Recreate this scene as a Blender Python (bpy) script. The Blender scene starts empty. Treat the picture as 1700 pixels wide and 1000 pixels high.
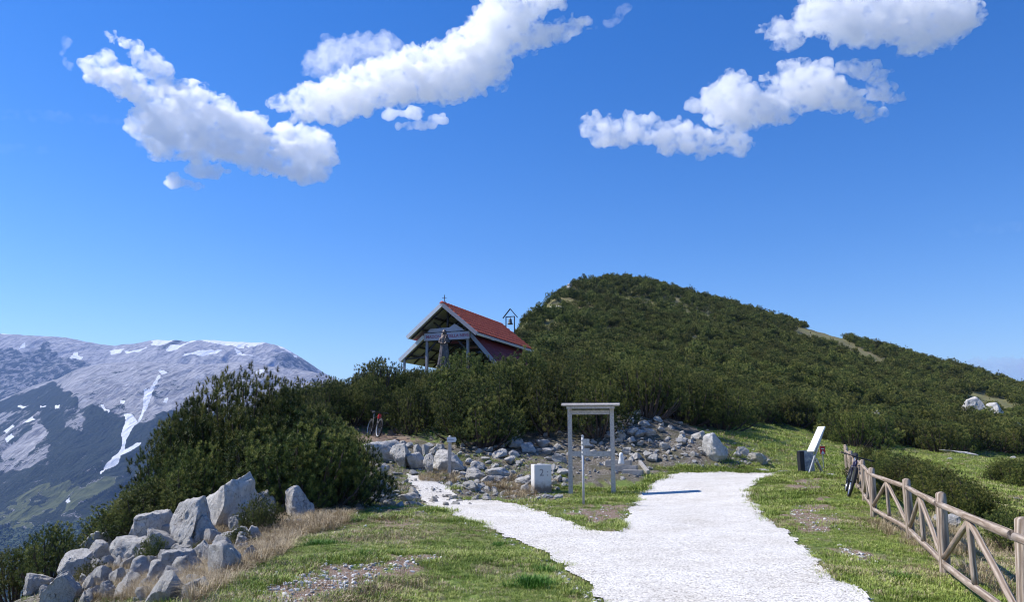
import bpy, bmesh, math, random
import numpy as np
from mathutils import Vector, Matrix, noise as mnoise
from mathutils.bvhtree import BVHTree
R = math.radians
rng = np.random.default_rng(7)
random.seed(7)
S = bpy.context.scene
COL = S.collection

# ------------------------------------------------------------------ camera
F = 1260.0                      # focal length in photo pixels (photo 1700 x 1000)
PITCH = R(10.34); CT, ST = math.cos(PITCH), math.sin(PITCH)
EYE = 1.65
cd = bpy.data.cameras.new('camera'); cam = bpy.data.objects.new('camera', cd); COL.objects.link(cam)
cd.sensor_width = 36; cd.lens = 36 * F / 1700; cd.clip_start = 0.1; cd.clip_end = 60000
cam.location = (0, 0, EYE); cam.rotation_euler = (R(90) + PITCH, 0, 0)
S.camera = cam

# ------------------------------------------------------------------ sky, sun, exposure
SUN_AZ = R(-79)      # from +Y towards +X
SUN_EL = R(48)
w = bpy.data.worlds.new('World'); S.world = w; w.use_nodes = True
nt = w.node_tree; nt.nodes.clear()
sky = nt.nodes.new('ShaderNodeTexSky'); sky.sky_type = 'NISHITA'; sky.sun_disc = False
sky.sun_elevation = SUN_EL; sky.sun_rotation = SUN_AZ
sky.altitude = 2200; sky.air_density = 1.35; sky.dust_density = 0.15; sky.ozone_density = 3.0
hs = nt.nodes.new('ShaderNodeHueSaturation'); hs.inputs['Hue'].default_value = 0.514
hs.inputs['Saturation'].default_value = 1.38; hs.inputs['Value'].default_value = 1.08
bg = nt.nodes.new('ShaderNodeBackground'); bg.inputs['Strength'].default_value = 0.122
wo = nt.nodes.new('ShaderNodeOutputWorld')
nt.links.new(sky.outputs[0], hs.inputs['Color']); nt.links.new(hs.outputs[0], bg.inputs[0]); nt.links.new(bg.outputs[0], wo.inputs[0])
sl = bpy.data.lights.new('sun', 'SUN'); so = bpy.data.objects.new('sun', sl); COL.objects.link(so)
sl.energy = 5.0; sl.angle = R(0.5); sl.color = (1.0, 0.955, 0.88)
sdir = Vector((math.sin(SUN_AZ) * math.cos(SUN_EL), math.cos(SUN_AZ) * math.cos(SUN_EL), math.sin(SUN_EL)))
so.rotation_euler = sdir.to_track_quat('Z', 'Y').to_euler(); so.location = (-20, 20, 40)
S.view_settings.view_transform = 'Standard'; S.view_settings.look = 'None'
S.view_settings.exposure = 0.36; S.view_settings.gamma = 1.0
S.render.engine = 'CYCLES'
S.cycles.use_denoising = True
S.cycles.max_bounces = 26; S.cycles.diffuse_bounces = 3; S.cycles.glossy_bounces = 2
S.cycles.volume_bounces = 24; S.cycles.transparent_max_bounces = 8
S.cycles.sample_clamp_indirect = 6
S.cycles.use_adaptive_sampling = True; S.cycles.adaptive_threshold = 0.009; S.cycles.pixel_filter_type = 'BLACKMAN_HARRIS'; S.cycles.filter_width = 1.15

# ------------------------------------------------------------------ pixel + depth  <->  world
def P(px, py, Y):
    u = (px - 850) / F; v = (500 - py) / F
    t = Y / (CT - v * ST)
    return Vector((u * t, Y, EYE + t * (ST + v * CT)))
def PN(px, py, Y):
    u = (px - 850) / F; v = (500 - py) / F
    t = Y / (CT - v * ST)
    return u * t, Y + 0 * t, EYE + t * (ST + v * CT)
def proj(x, y, z):
    dz = z - EYE
    d = np.maximum(y * CT + dz * ST, 1e-3)
    return 850 + F * x / d, 500 - F * (dz * CT - y * ST) / d

# ------------------------------------------------------------------ numpy noise
_perm = np.random.default_rng(3).random((64, 64, 64)).astype(np.float32)
def vnoise(x, y, z=0.0):
    x = np.asarray(x, float); y = np.asarray(y, float); z = np.asarray(z, float) + 0 * x
    xi = np.floor(x).astype(int); yi = np.floor(y).astype(int); zi = np.floor(z).astype(int)
    fx = x - xi; fy = y - yi; fz = z - zi
    fx = fx * fx * (3 - 2 * fx); fy = fy * fy * (3 - 2 * fy); fz = fz * fz * (3 - 2 * fz)
    g = lambda a, b, c: _perm[(xi + a) & 63, (yi + b) & 63, (zi + c) & 63]
    l = lambda a, b, t: a + (b - a) * t
    return l(l(l(g(0,0,0), g(1,0,0), fx), l(g(0,1,0), g(1,1,0), fx), fy),
             l(l(g(0,0,1), g(1,0,1), fx), l(g(0,1,1), g(1,1,1), fx), fy), fz) * 2 - 1
def fbm(x, y, z=0.0, o=4, lac=2.03, gain=0.5):
    a, s, t = 1.0, 0.0, 0.0
    for i in range(o):
        s = s + a * vnoise(x * lac**i + 17.3 * i, y * lac**i + 9.1 * i, z * lac**i + 5.7 * i); t += a; a *= gain
    return s / t
def ridged(x, y, z=0.0, o=4):
    a, s, t = 1.0, 0.0, 0.0
    for i in range(o):
        s = s + a * (1 - 2 * np.abs(vnoise(x * 2.07**i + 7.3 * i, y * 2.07**i + 3.1 * i, z * 2.07**i))); t += a; a *= 0.5
    return s / t
def inpoly(px, py, poly):
    px = np.asarray(px, float); py = np.asarray(py, float)
    r = np.zeros(px.shape, bool); n = len(poly)
    for i in range(n):
        x1, y1 = poly[i]; x2, y2 = poly[(i + 1) % n]
        if y1 == y2: continue
        c = ((y1 > py) != (y2 > py)) & (px < (x2 - x1) * (py - y1) / (y2 - y1) + x1)
        r ^= c
    return r
def sstep(a, b, x):
    t = np.clip((x - a) / (b - a), 0, 1); return t * t * (3 - 2 * t)

# ------------------------------------------------------------------ object helpers
def tag(o, label=None, cat=None, group=None, kind=None):
    if label: o['label'] = label
    if cat: o['category'] = cat
    if group: o['group'] = group
    if kind: o['kind'] = kind
    return o
def link(o, parent=None):
    COL.objects.link(o)
    if parent is not None: o.parent = parent
    return o
def empty(name, loc=(0, 0, 0), rz=0.0, link_it=True):
    o = bpy.data.objects.new(name, None); o.empty_display_size = 0.3
    o.location = loc; o.rotation_euler = (0, 0, rz); COL.objects.link(o)
    return o
def mesh_np(name, V, Fq, mat=None, smooth=False):
    """V (n,3) array, Fq (m,k) int array"""
    me = bpy.data.meshes.new(name)
    V = np.asarray(V, np.float32); Fq = np.asarray(Fq, np.int32); k = Fq.shape[1]
    me.vertices.add(len(V)); me.vertices.foreach_set('co', V.ravel())
    me.loops.add(Fq.size); me.loops.foreach_set('vertex_index', Fq.ravel())
    me.polygons.add(len(Fq)); me.polygons.foreach_set('loop_start', np.arange(0, Fq.size, k, dtype=np.int32))
    me.polygons.foreach_set('loop_total', np.full(len(Fq), k, np.int32))
    if smooth: me.polygons.foreach_set('use_smooth', np.ones(len(Fq), bool))
    me.update(calc_edges=True); me.validate()
    if mat: me.materials.append(mat)
    return me
class MB:
    """collects simple shapes into one mesh"""
    def __init__(s): s.v = []; s.f = []
    def add(s, vs, fs):
        n = len(s.v); s.v += [tuple(v) for v in vs]; s.f += [tuple(i + n for i in f) for f in fs]; return s
    def box(s, c, d, rot=None):
        c = Vector(c); h = Vector(d) / 2
        vs = [Vector((sx * h.x, sy * h.y, sz * h.z)) for sz in (-1, 1) for sx, sy in ((-1, -1), (1, -1), (1, 1), (-1, 1))]
        if rot is not None: vs = [rot @ v for v in vs]
        return s.add([c + v for v in vs], [(3, 2, 1, 0), (4, 5, 6, 7), (0, 1, 5, 4), (1, 2, 6, 5), (2, 3, 7, 6), (3, 0, 4, 7)])
    def beam(s, a, b, wd, ht, up=(0, 0, 1)):
        a = Vector(a); b = Vector(b); d = b - a; L = d.length; d.normalize()
        u = Vector(up); u = (u - d * u.dot(d)).normalized(); r = d.cross(u)
        m = Matrix((d, r, u)).transposed()
        return s.box((a + b) / 2, (L, wd, ht), m)
    def tube(s, pts, rad, n=8, cap=True, wob=0.0, round_end=False):
        pts = [Vector(p) for p in pts]; m = len(pts)
        if not hasattr(rad, '__len__'): rad = [rad] * m
        d0 = (pts[1] - pts[0]).normalized(); a = Vector((0, 0, 1)) if abs(d0.z) < .9 else Vector((1, 0, 0))
        u = d0.cross(a).normalized(); rings = []
        for i in range(m):
            d = (pts[min(i + 1, m - 1)] - pts[max(i - 1, 0)]).normalized()
            u = (u - d * u.dot(d)).normalized(); v = d.cross(u)
            ring = []
            for k in range(n):
                an = 2 * math.pi * k / n
                rr = rad[i] * (1 + (wob * mnoise.noise(pts[i] * 3 + Vector((math.cos(an), math.sin(an), k * .1))) if wob else 0))
                ring.append(pts[i] + (u * math.cos(an) + v * math.sin(an)) * rr)
            rings.append(ring)
        vs = [p for r in rings for p in r]
        fs = [(i * n + k, i * n + (k + 1) % n, (i + 1) * n + (k + 1) % n, (i + 1) * n + k) for i in range(m - 1) for k in range(n)]
        if cap: fs += [tuple(range(n - 1, -1, -1)), tuple((m - 1) * n + k for k in range(n))]
        return s.add(vs, fs)
    def lathe(s, prof, n=16, c=(0, 0, 0)):
        c = Vector(c); vs = []; m = len(prof)
        for r, z in prof: vs += [c + Vector((r * math.cos(2 * math.pi * k / n), r * math.sin(2 * math.pi * k / n), z)) for k in range(n)]
        fs = [(i * n + k, i * n + (k + 1) % n, (i + 1) * n + (k + 1) % n, (i + 1) * n + k) for i in range(m - 1) for k in range(n)]
        fs += [tuple(range(n - 1, -1, -1)), tuple((m - 1) * n + k for k in range(n))]
        return s.add(vs, fs)
    def prism(s, poly, t, M):
        """2-D outline in the local XZ plane, thickness t along local Y, placed by matrix M"""
        n = len(poly); vs = [M @ Vector((x, -t / 2, z)) for x, z in poly] + [M @ Vector((x, t / 2, z)) for x, z in poly]
        fs = [tuple(range(n)), tuple(range(2 * n - 1, n - 1, -1))] + [(i, i + n, (i + 1) % n + n, (i + 1) % n) for i in range(n)]
        return s.add(vs, fs)
    def mesh(s, name, mat=None, smooth=False, bevel=0.0):
        me = bpy.data.meshes.new(name); me.from_pydata([tuple(v) for v in s.v], [], s.f); me.update()
        bm = bmesh.new(); bm.from_mesh(me); bmesh.ops.recalc_face_normals(bm, faces=bm.faces)
        if bevel:
            es = [e for e in bm.edges if len(e.link_faces) == 2 and e.calc_face_angle(0) > 0.6]
            bmesh.ops.bevel(bm, geom=es, offset=bevel, segments=2, affect='EDGES', clamp_overlap=True)
        bm.to_mesh(me); bm.free()
        if smooth:
            for p in me.polygons: p.use_smooth = True
        if mat: me.materials.append(mat)
        return me
    def build(s, name, mat, parent=None, smooth=False, bevel=0.0):
        return link(bpy.data.objects.new(name, s.mesh(name, mat, smooth, bevel)), parent)
def copy_tree(o, parent=None):
    c = o.copy(); COL.objects.link(c); c.parent = parent
    for ch in list(o.children): copy_tree(ch, c)
    return c

# ------------------------------------------------------------------ materials
MAT = {}
def new_mat(name):
    m = bpy.data.materials.new(name); m.use_nodes = True; t = m.node_tree
    b = t.nodes['Principled BSDF']; MAT[name] = m
    return m, t, b
def N(t, typ, **kw):
    n = t.nodes.new(typ)
    for k, v in kw.items():
        if k in n.inputs: n.inputs[k].default_value = v
        else: setattr(n, k, v)
    return n
def ramp(t, fac, stops):
    r = t.nodes.new('ShaderNodeValToRGB'); e = r.color_ramp.elements
    while len(e) < len(stops): e.new(0.5)
    for i, (p, c) in enumerate(stops): e[i].position = p; e[i].color = (*c, 1) if len(c) == 3 else c
    t.links.new(fac, r.inputs[0]); return r.outputs[0]
def mixc(t, fac, a, b, blend='MIX'):
    m = t.nodes.new('ShaderNodeMix'); m.data_type = 'RGBA'; m.blend_type = blend
    for s, val in ((0, fac), (6, a), (7, b)):
        if isinstance(val, (int, float)): m.inputs[s].default_value = val
        elif isinstance(val, tuple): m.inputs[s].default_value = (*val, 1) if len(val) == 3 else val
        else: t.links.new(val, m.inputs[s])
    return m.outputs[2]
def noise_n(t, scale, detail=5, rough=0.55, vec=None, dist=0.0):
    n = N(t, 'ShaderNodeTexNoise'); n.inputs['Scale'].default_value = scale; n.inputs['Detail'].default_value = detail
    n.inputs['Roughness'].default_value = rough; n.inputs['Distortion'].default_value = dist
    if vec is not None: t.links.new(vec, n.inputs['Vector'])
    return n.outputs['Fac']
def objvec(t):
    return N(t, 'ShaderNodeTexCoord').outputs['Object']
def posvec(t):
    return N(t, 'ShaderNodeNewGeometry').outputs['Position']
def bump(t, b, h, strength=0.5, dist=0.02):
    n = N(t, 'ShaderNodeBump'); n.inputs['Strength'].default_value = strength; n.inputs['Distance'].default_value = dist
    t.links.new(h, n.inputs['Height']); t.links.new(n.outputs[0], b.inputs['Normal'])
def simple(name, col, rough=0.6, metal=0.0, var=0.15, scale=12.0, bmp=0.15, bd=0.01, spec=0.4):
    m, t, b = new_mat(name); v = objvec(t)
    n = noise_n(t, scale, 6, 0.6, v)
    lo = tuple(c * (1 - var) for c in col); hi = tuple(min(1, c * (1 + var)) for c in col)
    t.links.new(ramp(t, n, [(0.3, lo), (0.7, hi)]), b.inputs['Base Color'])
    b.inputs['Roughness'].default_value = rough; b.inputs['Metallic'].default_value = metal
    b.inputs['Specular IOR Level'].default_value = spec
    if bmp: bump(t, b, n, bmp, bd)
    return m
#==SECTION terrain
# ------------------------------------------------------------------ near terrain: a smooth surface through measured points
CP = []
for x in (-3.2, -1.5, 0.5, 2.5, 4.5):
    for y in (-6, 0, 4, 8, 12, 16, 20): CP.append((x, y, 0.0))
for p in [(7, -5, 0), (8, 3, -0.05), (4.2, 6.6, 0), (5.3, 9.9, 0), (6.6, 13.3, 0), (7.5, 16.5, .07), (8.7, 19.5, .15), (9.66, 22, .24), (10.6, 24.5, .31), (11.6, 27, .4), (12.4, 29, .45),
          (7.5, 9, -.18), (9.5, 12, -.3), (12, 16, -.45), (15, 20, -.5), (20, 12, -1.2), (30, 20, -1.8), (30, 5, -3), (20, 0, -2.2), (60, 20, -6), (60, 60, -1.5), (80, 40, -6), (120, 60, -10), (150, 120, -6), (200, 60, -25), (250, 150, -10),
          # left bank and the drop into the valley
          (-3.7, 11, -.03), (-3.9, 15.4, 0), (-3.9, 20, 0), (-5.7, 13.5, -.62), (-7, 14, -.80), (-8.7, 14.5, -1.12), (-9.9, 18, -1.25), (-8.3, 18, -.62), (-5.0, 12.3, -.42), (-4.3, 9.0, -.30), (-5.5, 9.5, -.8), (-7.5, 9.5, -1.6),
          (-12, 22, -4), (-12.5, 14, -4.2), (-10, 5, -3.8), (-6, 3, -1.0), (-6, -3, -1.2), (-20, 20, -11), (-20, 5, -10), (-30, 40, -22), (-60, 60, -52), (-100, 100, -90), (-200, 180, -190), (-150, 40, -130), (-300, 300, -300), (-20, 40, -9), (-12, 30, -2.2), (-9.5, 26, -.2), (-7.5, 25, .25), (-8.6, 20, -.25), (-6.5, 18.5, .05), (-5.3, 18.5, -.08),
          (-4, 24, .15), (-9, 36, 2.3), (-10.5, 31, 1.3), (-14, 38, .4), (-16, 50, .0), (-12, 48, 3.2), (-4.6, 50, 4.5), (-8, 48, 4.3), (0, 50, 4.6), (-0.5, 63, 5.6), (-4, 63, 5.2), (-11, 62, 3.2), (-25, 80, -6), (-40, 120, -20), (-40, 200, -25), (-60, 300, -40), (-4, 190, 21), (-12, 190, 12), (0, 160, 20), (2, 215, 27),
          ]: CP.append(p)
def cp(px, py, Y, drop=0.0):
    x, y, z = P(px, py, Y); CP.append((x, y, z - drop))
for a in [(600, 838, 20.5), (640, 800, 24), (620, 725, 33), (640, 745, 30), (700, 742, 31), (830, 748, 31), (930, 725, 33), (1040, 690, 34), (1130, 715, 33.5), (1200, 745, 31), (1190, 768, 30),
          (1250, 770, 31), (1300, 788, 28), (1130, 790, 28), (1050, 792, 27), (1010, 772, 30), (950, 815, 24.6), (1018, 822, 24), (880, 818, 24.5), (750, 790, 27), (720, 835, 21.3), (820, 800, 26), (850, 765, 29),
          (1230, 705, 45), (1400, 750, 42), (1300, 740, 36), (1350, 772, 32), (1480, 740, 62), (1470, 770, 40), (1560, 800, 30), (1650, 850, 19), (1690, 790, 38), (1600, 755, 60), (1700, 762, 60), (1640, 742, 75), (1700, 735, 90), (1850, 770, 60), (1900, 790, 45)]: cp(*a)
for a in [(950, 645, 50), (1000, 600, 80), (1050, 560, 115), (1000, 500, 180), (1000, 458, 230), (1100, 650, 55), (1200, 640, 65), (1200, 560, 130), (1100, 520, 170), (1100, 471, 225), (1200, 503, 215), (1317, 546, 195), (1300, 600, 110), (1350, 660, 70), (1400, 700, 55), (1500, 700, 85), (1450, 640, 130), (1440, 592, 190), (1360, 575, 175), (1350, 549, 265), (1450, 570, 255), (1600, 607, 235), (1700, 640, 225), (1600, 650, 160), (1700, 700, 120), (1850, 690, 225), (2000, 730, 210), (2300, 800, 200), (1510, 587, 245),
          (950, 464, 205), (915, 485, 160), (885, 510, 125), (872, 545, 98), (875, 582, 75), (930, 520, 150), (900, 560, 100)]: cp(*a, drop=1.7)
for a in [(800, 600, 200), (835, 585, 98), (840, 598, 78), (838, 570, 125), (848, 548, 160), (815, 600, 160), (790, 600, 130), (770, 640, 90), (1000, 520, 320), (1350, 590, 350), (1700, 700, 320), (1150, 540, 330), (880, 560, 240)]: cp(*a)
CP = np.array(CP, float)
_c2 = 1.2 ** 2
def _phi(d2): return -np.sqrt(d2 + _c2)
_d2 = ((CP[:, None, :2] - CP[None, :, :2]) ** 2).sum(-1)
_n = len(CP); _A = np.zeros((_n + 1, _n + 1)); _A[:_n, :_n] = _phi(_d2) + np.eye(_n) * 0.04; _A[:_n, _n] = 1; _A[_n, :_n] = 1
_w = np.linalg.solve(_A, np.append(CP[:, 2], 0))
def base_h(x, y):
    x = np.asarray(x, float); y = np.asarray(y, float); sh = x.shape; x = x.ravel(); y = y.ravel(); out = np.empty(len(x))
    for i in range(0, len(x), 20000):
        d2 = (x[i:i + 20000, None] - CP[None, :, 0]) ** 2 + (y[i:i + 20000, None] - CP[None, :, 1]) ** 2
        out[i:i + 20000] = _phi(d2) @ _w[:_n] + _w[_n]
    return out.reshape(sh)

# outlines on the ground, given as photo pixels of the ground points
MAIN_PATH = [(1130, 787), (1200, 785), (1262, 786), (1305, 789), (1270, 797), (1250, 808), (1248, 825), (1262, 850), (1290, 875), (1330, 908), (1370, 945), (1405, 975), (1440, 1000), (1700, 1250), (2300, 2100), (500, 2100), (800, 1200), (1000, 1000), (965, 965), (925, 935), (885, 910), (835, 890), (790, 868), (745, 853), (716, 843), (718, 827), (745, 829), (785, 832), (830, 833), (876, 843), (912, 857), (955, 871), (985, 884), (1022, 884), (1034, 876), (1036, 866), (1050, 842), (1062, 822), (1080, 806), (1104, 793)]
SMALL_PATH = [(672, 787), (700, 792), (722, 797), (745, 808), (756, 824), (748, 837), (716, 845), (700, 832), (690, 815), (676, 800)]
def path_mask(x, y, z):
    px, py = proj(x, y, z)
    k = np.clip(10.0 / np.maximum(y, 3), .15, 1.2)
    jx = (fbm(x * 2.2, y * 2.2, 3, 3) * 18 + fbm(x * 9, y * 9, 8, 2) * 3) * k; jy = (fbm(x * 2.2, y * 2.2, 11, 3) * 7 + fbm(x * 9, y * 9, 15, 2) * 1.5) * k
    return inpoly(px + jx, py + jy, MAIN_PATH) & (y > 0.5)
def small_mask(x, y, z):
    px, py = proj(x, y, z)
    return inpoly(px + fbm(x * 3, y * 3, 3, 3) * 10, py + fbm(x * 3, y * 3, 9, 3) * 4, SMALL_PATH) & (y > 0.5)

CX0, CY0 = 0.0, -6.0
ang = np.radians(np.concatenate([np.linspace(-88, -46, 90, endpoint=False), np.linspace(-46, 46, 560, endpoint=False), np.linspace(46, 88, 90)]))
rr = [1.0]
while rr[-1] < 460: rr.append(rr[-1] * 1.011 + 0.01)
rr = np.array(rr)
RR, AA = np.meshgrid(rr, ang, indexing='ij')
GX = CX0 + RR * np.sin(AA); GY = CY0 + RR * np.cos(AA)
GZ0 = base_h(GX, GY)
gpx, gpy = proj(GX, GY, GZ0)
pm = path_mask(GX, GY, GZ0) | small_mask(GX, GY, GZ0)
far = sstep(22, 60, GY)
amp = 0.05 + 0.5 * far
lump = fbm(GX * .35, GY * .35, 2, 4) * amp + fbm(GX * 2.0, GY * 2.0, 6, 4) * 0.045 * (1 + far)
_jx = fbm(GX * 1.5, GY * 1.5, 1, 4) * 60 + fbm(GX * 7, GY * 7, 41, 3) * 40; _jy = fbm(GX * 1.5, GY * 1.5, 5, 4) * 22 + fbm(GX * 7, GY * 7, 45, 3) * 18
rocky = np.zeros(GX.shape)
ROCKY = [(590, 850), (600, 735), (700, 738), (930, 705), (1040, 672), (1140, 700), (1230, 738), (1285, 765), (1180, 778), (1100, 770), (1060, 800), (940, 800), (910, 815), (800, 838), (740, 842), (640, 855)]
LEFTROCK = [(-100, 1100), (0, 960), (120, 925), (250, 880), (320, 800), (480, 800), (560, 850), (500, 880), (430, 905), (330, 1000), (200, 1100)]
rocky = np.maximum(rocky, inpoly(gpx + _jx, gpy + _jy, ROCKY) * (GY > 8) * (GY < 60)); rocky = np.maximum(rocky, inpoly(gpx + _jx, gpy + _jy, LEFTROCK) * (GY > 8) * (GY < 30))
lump = lump + rocky * ridged(GX * 1.3, GY * 1.3, 4, 3) * 0.07
lump = np.where(pm, lump * 0.12, lump)
GZ = GZ0 + lump - 0.02
nr, na = GX.shape
idx = np.arange(nr * na).reshape(nr, na)
quads = np.stack([idx[:-1, :-1], idx[:-1, 1:], idx[1:, 1:], idx[1:, :-1]], -1).reshape(-1, 4)
quads = quads[:, ::-1]

# what covers the ground: R bare stony soil, G dry straw grass, B rock rubble, A unused
px_, py_ = gpx + _jx, gpy + _jy
SOIL = [[(430, 975), (560, 940), (650, 928), (745, 918), (755, 928), (640, 955), (600, 985), (520, 1000), (460, 1010), (380, 1005)],
        [(1305, 848), (1330, 838), (1385, 845), (1400, 880), (1365, 885), (1330, 880)],
        [(1290, 800), (1330, 795), (1375, 800), (1380, 825), (1330, 822)],
        [(1390, 905), (1450, 925), (1462, 940), (1430, 940), (1395, 920)],
        [(940, 843), (1010, 838), (1040, 860), (990, 872), (930, 862)], [(880, 822), (925, 820), (930, 845), (880, 850), (850, 835)], [(640, 862), (700, 860), (705, 872), (640, 875)],
        [(600, 690), (690, 730), (700, 748), (600, 748), (580, 720)]]
soil = np.zeros(GX.shape)
for p in SOIL: soil = np.maximum(soil, inpoly(px_, py_, p) * (GY > 6) * (GY < 45))
DRY = [(300, 1010), (350, 950), (440, 900), (470, 880), (540, 850), (570, 850), (545, 872), (500, 895), (465, 925), (410, 950), (350, 990), (330, 1005)]
dry = inpoly(gpx + _jx * .35, gpy + _jy * .35, DRY) * (GY > 6) * 1.0
dry = np.maximum(dry, inpoly(px_, py_, [(1440, 860), (1500, 840), (1700, 880), (1700, 1000), (1640, 990), (1560, 930), (1470, 895)]) * .5)
dry = np.maximum(dry, sstep(.2, .55, fbm(GX * .5, GY * .5, 21, 4)) * .3 * (GY < 60))
dry = np.maximum(dry, (GZ0 < -0.9) * 0.6)
soil = np.maximum(soil, sstep(.36, .6, fbm(GX * .8, GY * .8, 31, 5)) * .6 * (GY < 30))
pinefloor = sstep(0, 1, (GY > 33) * 1.0) * 0
dry = np.maximum(dry, sstep(90, 130, GY) * (.55 + .3 * fbm(GX / 6, GY / 6, 3, 3)))
cols = np.stack([soil, dry, rocky, np.ones_like(soil)], -1).reshape(-1, 4).astype(np.float32)

m, t, b = new_mat('meadow_ground')
v = posvec(t)
att = N(t, 'ShaderNodeAttribute'); att.attribute_name = 'cover'
sep = N(t, 'ShaderNodeSeparateColor'); t.links.new(att.outputs['Color'], sep.inputs[0])
n1 = noise_n(t, 1.2, 8, .6, v); n2 = noise_n(t, 14, 6, .65, v); n3 = noise_n(t, 60, 4, .6, v)
green = ramp(t, n2, [(.28, (.05, .08, .016)), (.5, (.13, .19, .04)), (.72, (.22, .27, .075))])
green = mixc(t, ramp(t, n1, [(.42, (0, 0, 0)), (.62, (1, 1, 1))]), green, ramp(t, n2, [(.3, (.08, .09, .03)), (.7, (.22, .22, .09))]))
straw = ramp(t, n2, [(.3, (.12, .085, .045)), (.7, (.38, .30, .18))])
soilc = ramp(t, n3, [(.3, (.10, .055, .035)), (.52, (.20, .13, .09)), (.6, (.40, .34, .28)), (.75, (.60, .56, .50))])
rockc = ramp(t, n2, [(.3, (.045, .04, .03)), (.5, (.14, .12, .095)), (.66, (.36, .34, .31))]); rockc = mixc(t, ramp(t, n1, [(.45, (0, 0, 0)), (.6, (.75, .75, .75))]), rockc, (.09, .085, .045))
c = mixc(t, sep.outputs[1], green, straw); c = mixc(t, sep.outputs[0], c, soilc); c = mixc(t, sep.outputs[2], c, rockc)
t.links.new(c, b.inputs['Base Color']); b.inputs['Roughness'].default_value = .9; b.inputs['Specular IOR Level'].default_value = .15
bump(t, b, n2, .8, .05)
me = mesh_np('ground', np.stack([GX, GY, GZ], -1).reshape(-1, 3), quads, m, True)
ca = me.color_attributes.new('cover', 'FLOAT_COLOR', 'POINT'); ca.data.foreach_set('color', cols.ravel())
ground = link(bpy.data.objects.new('ground', me)); tag(ground, kind='structure')
bvh = BVHTree.FromPolygons([tuple(q) for q in np.stack([GX, GY, GZ], -1).reshape(-1, 3)[:idx[420, 0] if nr > 420 else None]], [tuple(q) for q in quads[(quads.max(1) < (idx[420, 0] if nr > 420 else 10**9))]]) if False else None
# fast height look-up: bilinear in the (r, angle) grid
_lr = rr
def gh(x, y):
    x = np.atleast_1d(np.asarray(x, float)); y = np.atleast_1d(np.asarray(y, float))
    r = np.hypot(x - CX0, y - CY0); a = np.arctan2(x - CX0, y - CY0)
    i = np.clip(np.interp(r, rr, np.arange(nr)), 0, nr - 1.001); j = np.clip(np.interp(a, ang, np.arange(na)), 0, na - 1.001)
    i0 = i.astype(int); j0 = j.astype(int); fi = i - i0; fj = j - j0
    return (GZ[i0, j0] * (1 - fi) * (1 - fj) + GZ[i0 + 1, j0] * fi * (1 - fj) + GZ[i0, j0 + 1] * (1 - fi) * fj + GZ[i0 + 1, j0 + 1] * fi * fj)
def g1(x, y): return float(gh(x, y)[0])
def ground_at(px, py, y0=4.0, y1=420.0):
    """first ground point seen through a photo pixel"""
    ys = np.concatenate([np.arange(y0, 60, .1), np.arange(60, y1, .5)])
    X, Y, Z = PN(px, py, ys); d = Z - gh(X, Y)
    k = np.argmax(d < 0) if (d < 0).any() else len(ys) - 1
    return float(X[k]), float(ys[k]), float(gh(X[k], ys[k])[0])

# ------------------------------------------------------------------ gravel path: a thin sheet of crushed white stone
m, t, b = new_mat('white_gravel'); v = posvec(t)
vor = N(t, 'ShaderNodeTexVoronoi'); vor.inputs['Scale'].default_value = 52; t.links.new(v, vor.inputs['Vector'])
sp = N(t, 'ShaderNodeSeparateColor'); t.links.new(vor.outputs['Color'], sp.inputs[0])
stone = ramp(t, sp.outputs[0], [(0, (.30, .28, .25)), (.14, (.60, .57, .52)), (.6, (.78, .745, .69)), (1, (.88, .85, .80))])
edge = ramp(t, vor.outputs['Distance'], [(.0, (1, 1, 1)), (.55, (1, 1, 1)), (.8, (.45, .43, .40))])
c = mixc(t, 1.0, stone, edge, 'MULTIPLY')
big = noise_n(t, .9, 6, .6, v); c = mixc(t, 1.0, c, ramp(t, big, [(.3, (.84, .82, .78)), (.6, (1, 1, 1))]), 'MULTIPLY')
t.links.new(c, b.inputs['Base Color']); b.inputs['Roughness'].default_value = .85; b.inputs['Specular IOR Level'].default_value = .2
inv = N(t, 'ShaderNodeMath', operation='SUBTRACT'); inv.inputs[0].default_value = 1; t.links.new(vor.outputs['Distance'], inv.inputs[1])
bump(t, b, inv.outputs[0], .4, .010)
def sheet(name, maskf, step_r, lift, mat, ylim):
    """polar lattice cells whose centre lies inside the outline"""
    a = np.radians(np.arange(-60, 60, .10)); r = [1.5]
    while r[-1] < ylim: r.append(r[-1] + max(.03, r[-1] * step_r))
    r = np.array(r); R2, A2 = np.meshgrid(r, a, indexing='ij'); X = CX0 + R2 * np.sin(A2); Y = CY0 + R2 * np.cos(A2)
    Z = gh(X.ravel(), Y.ravel()).reshape(X.shape)
    cx = (X[:-1, :-1] + X[1:, 1:]) / 2; cy = (Y[:-1, :-1] + Y[1:, 1:]) / 2
    zz = gh(cx.ravel(), cy.ravel()).reshape(cx.shape); mk = maskf(cx, cy, zz)
    ii = np.arange(X.size).reshape(X.shape); q = np.stack([ii[:-1, :-1], ii[:-1, 1:], ii[1:, 1:], ii[1:, :-1]], -1)[mk][:, ::-1]
    us, invx = np.unique(q.ravel(), return_inverse=True)
    V = np.stack([X.ravel()[us], Y.ravel()[us], Z.ravel()[us] + lift], -1)
    V[:, 2] += fbm(V[:, 0] * 5, V[:, 1] * 5, 2, 3) * .008
    return link(bpy.data.objects.new(name, mesh_np(name, V, invx.reshape(-1, 4), mat, True)))
gp = sheet('gravel_path', path_mask, .0035, .024, MAT['white_gravel'], 50); tag(gp, kind='structure')
sp_ = sheet('stony_footpath', lambda x, y, z: small_mask(x, y, z) & ~path_mask(x, y, z), .008, .018, MAT['white_gravel'], 50); tag(sp_, kind='structure')
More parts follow.
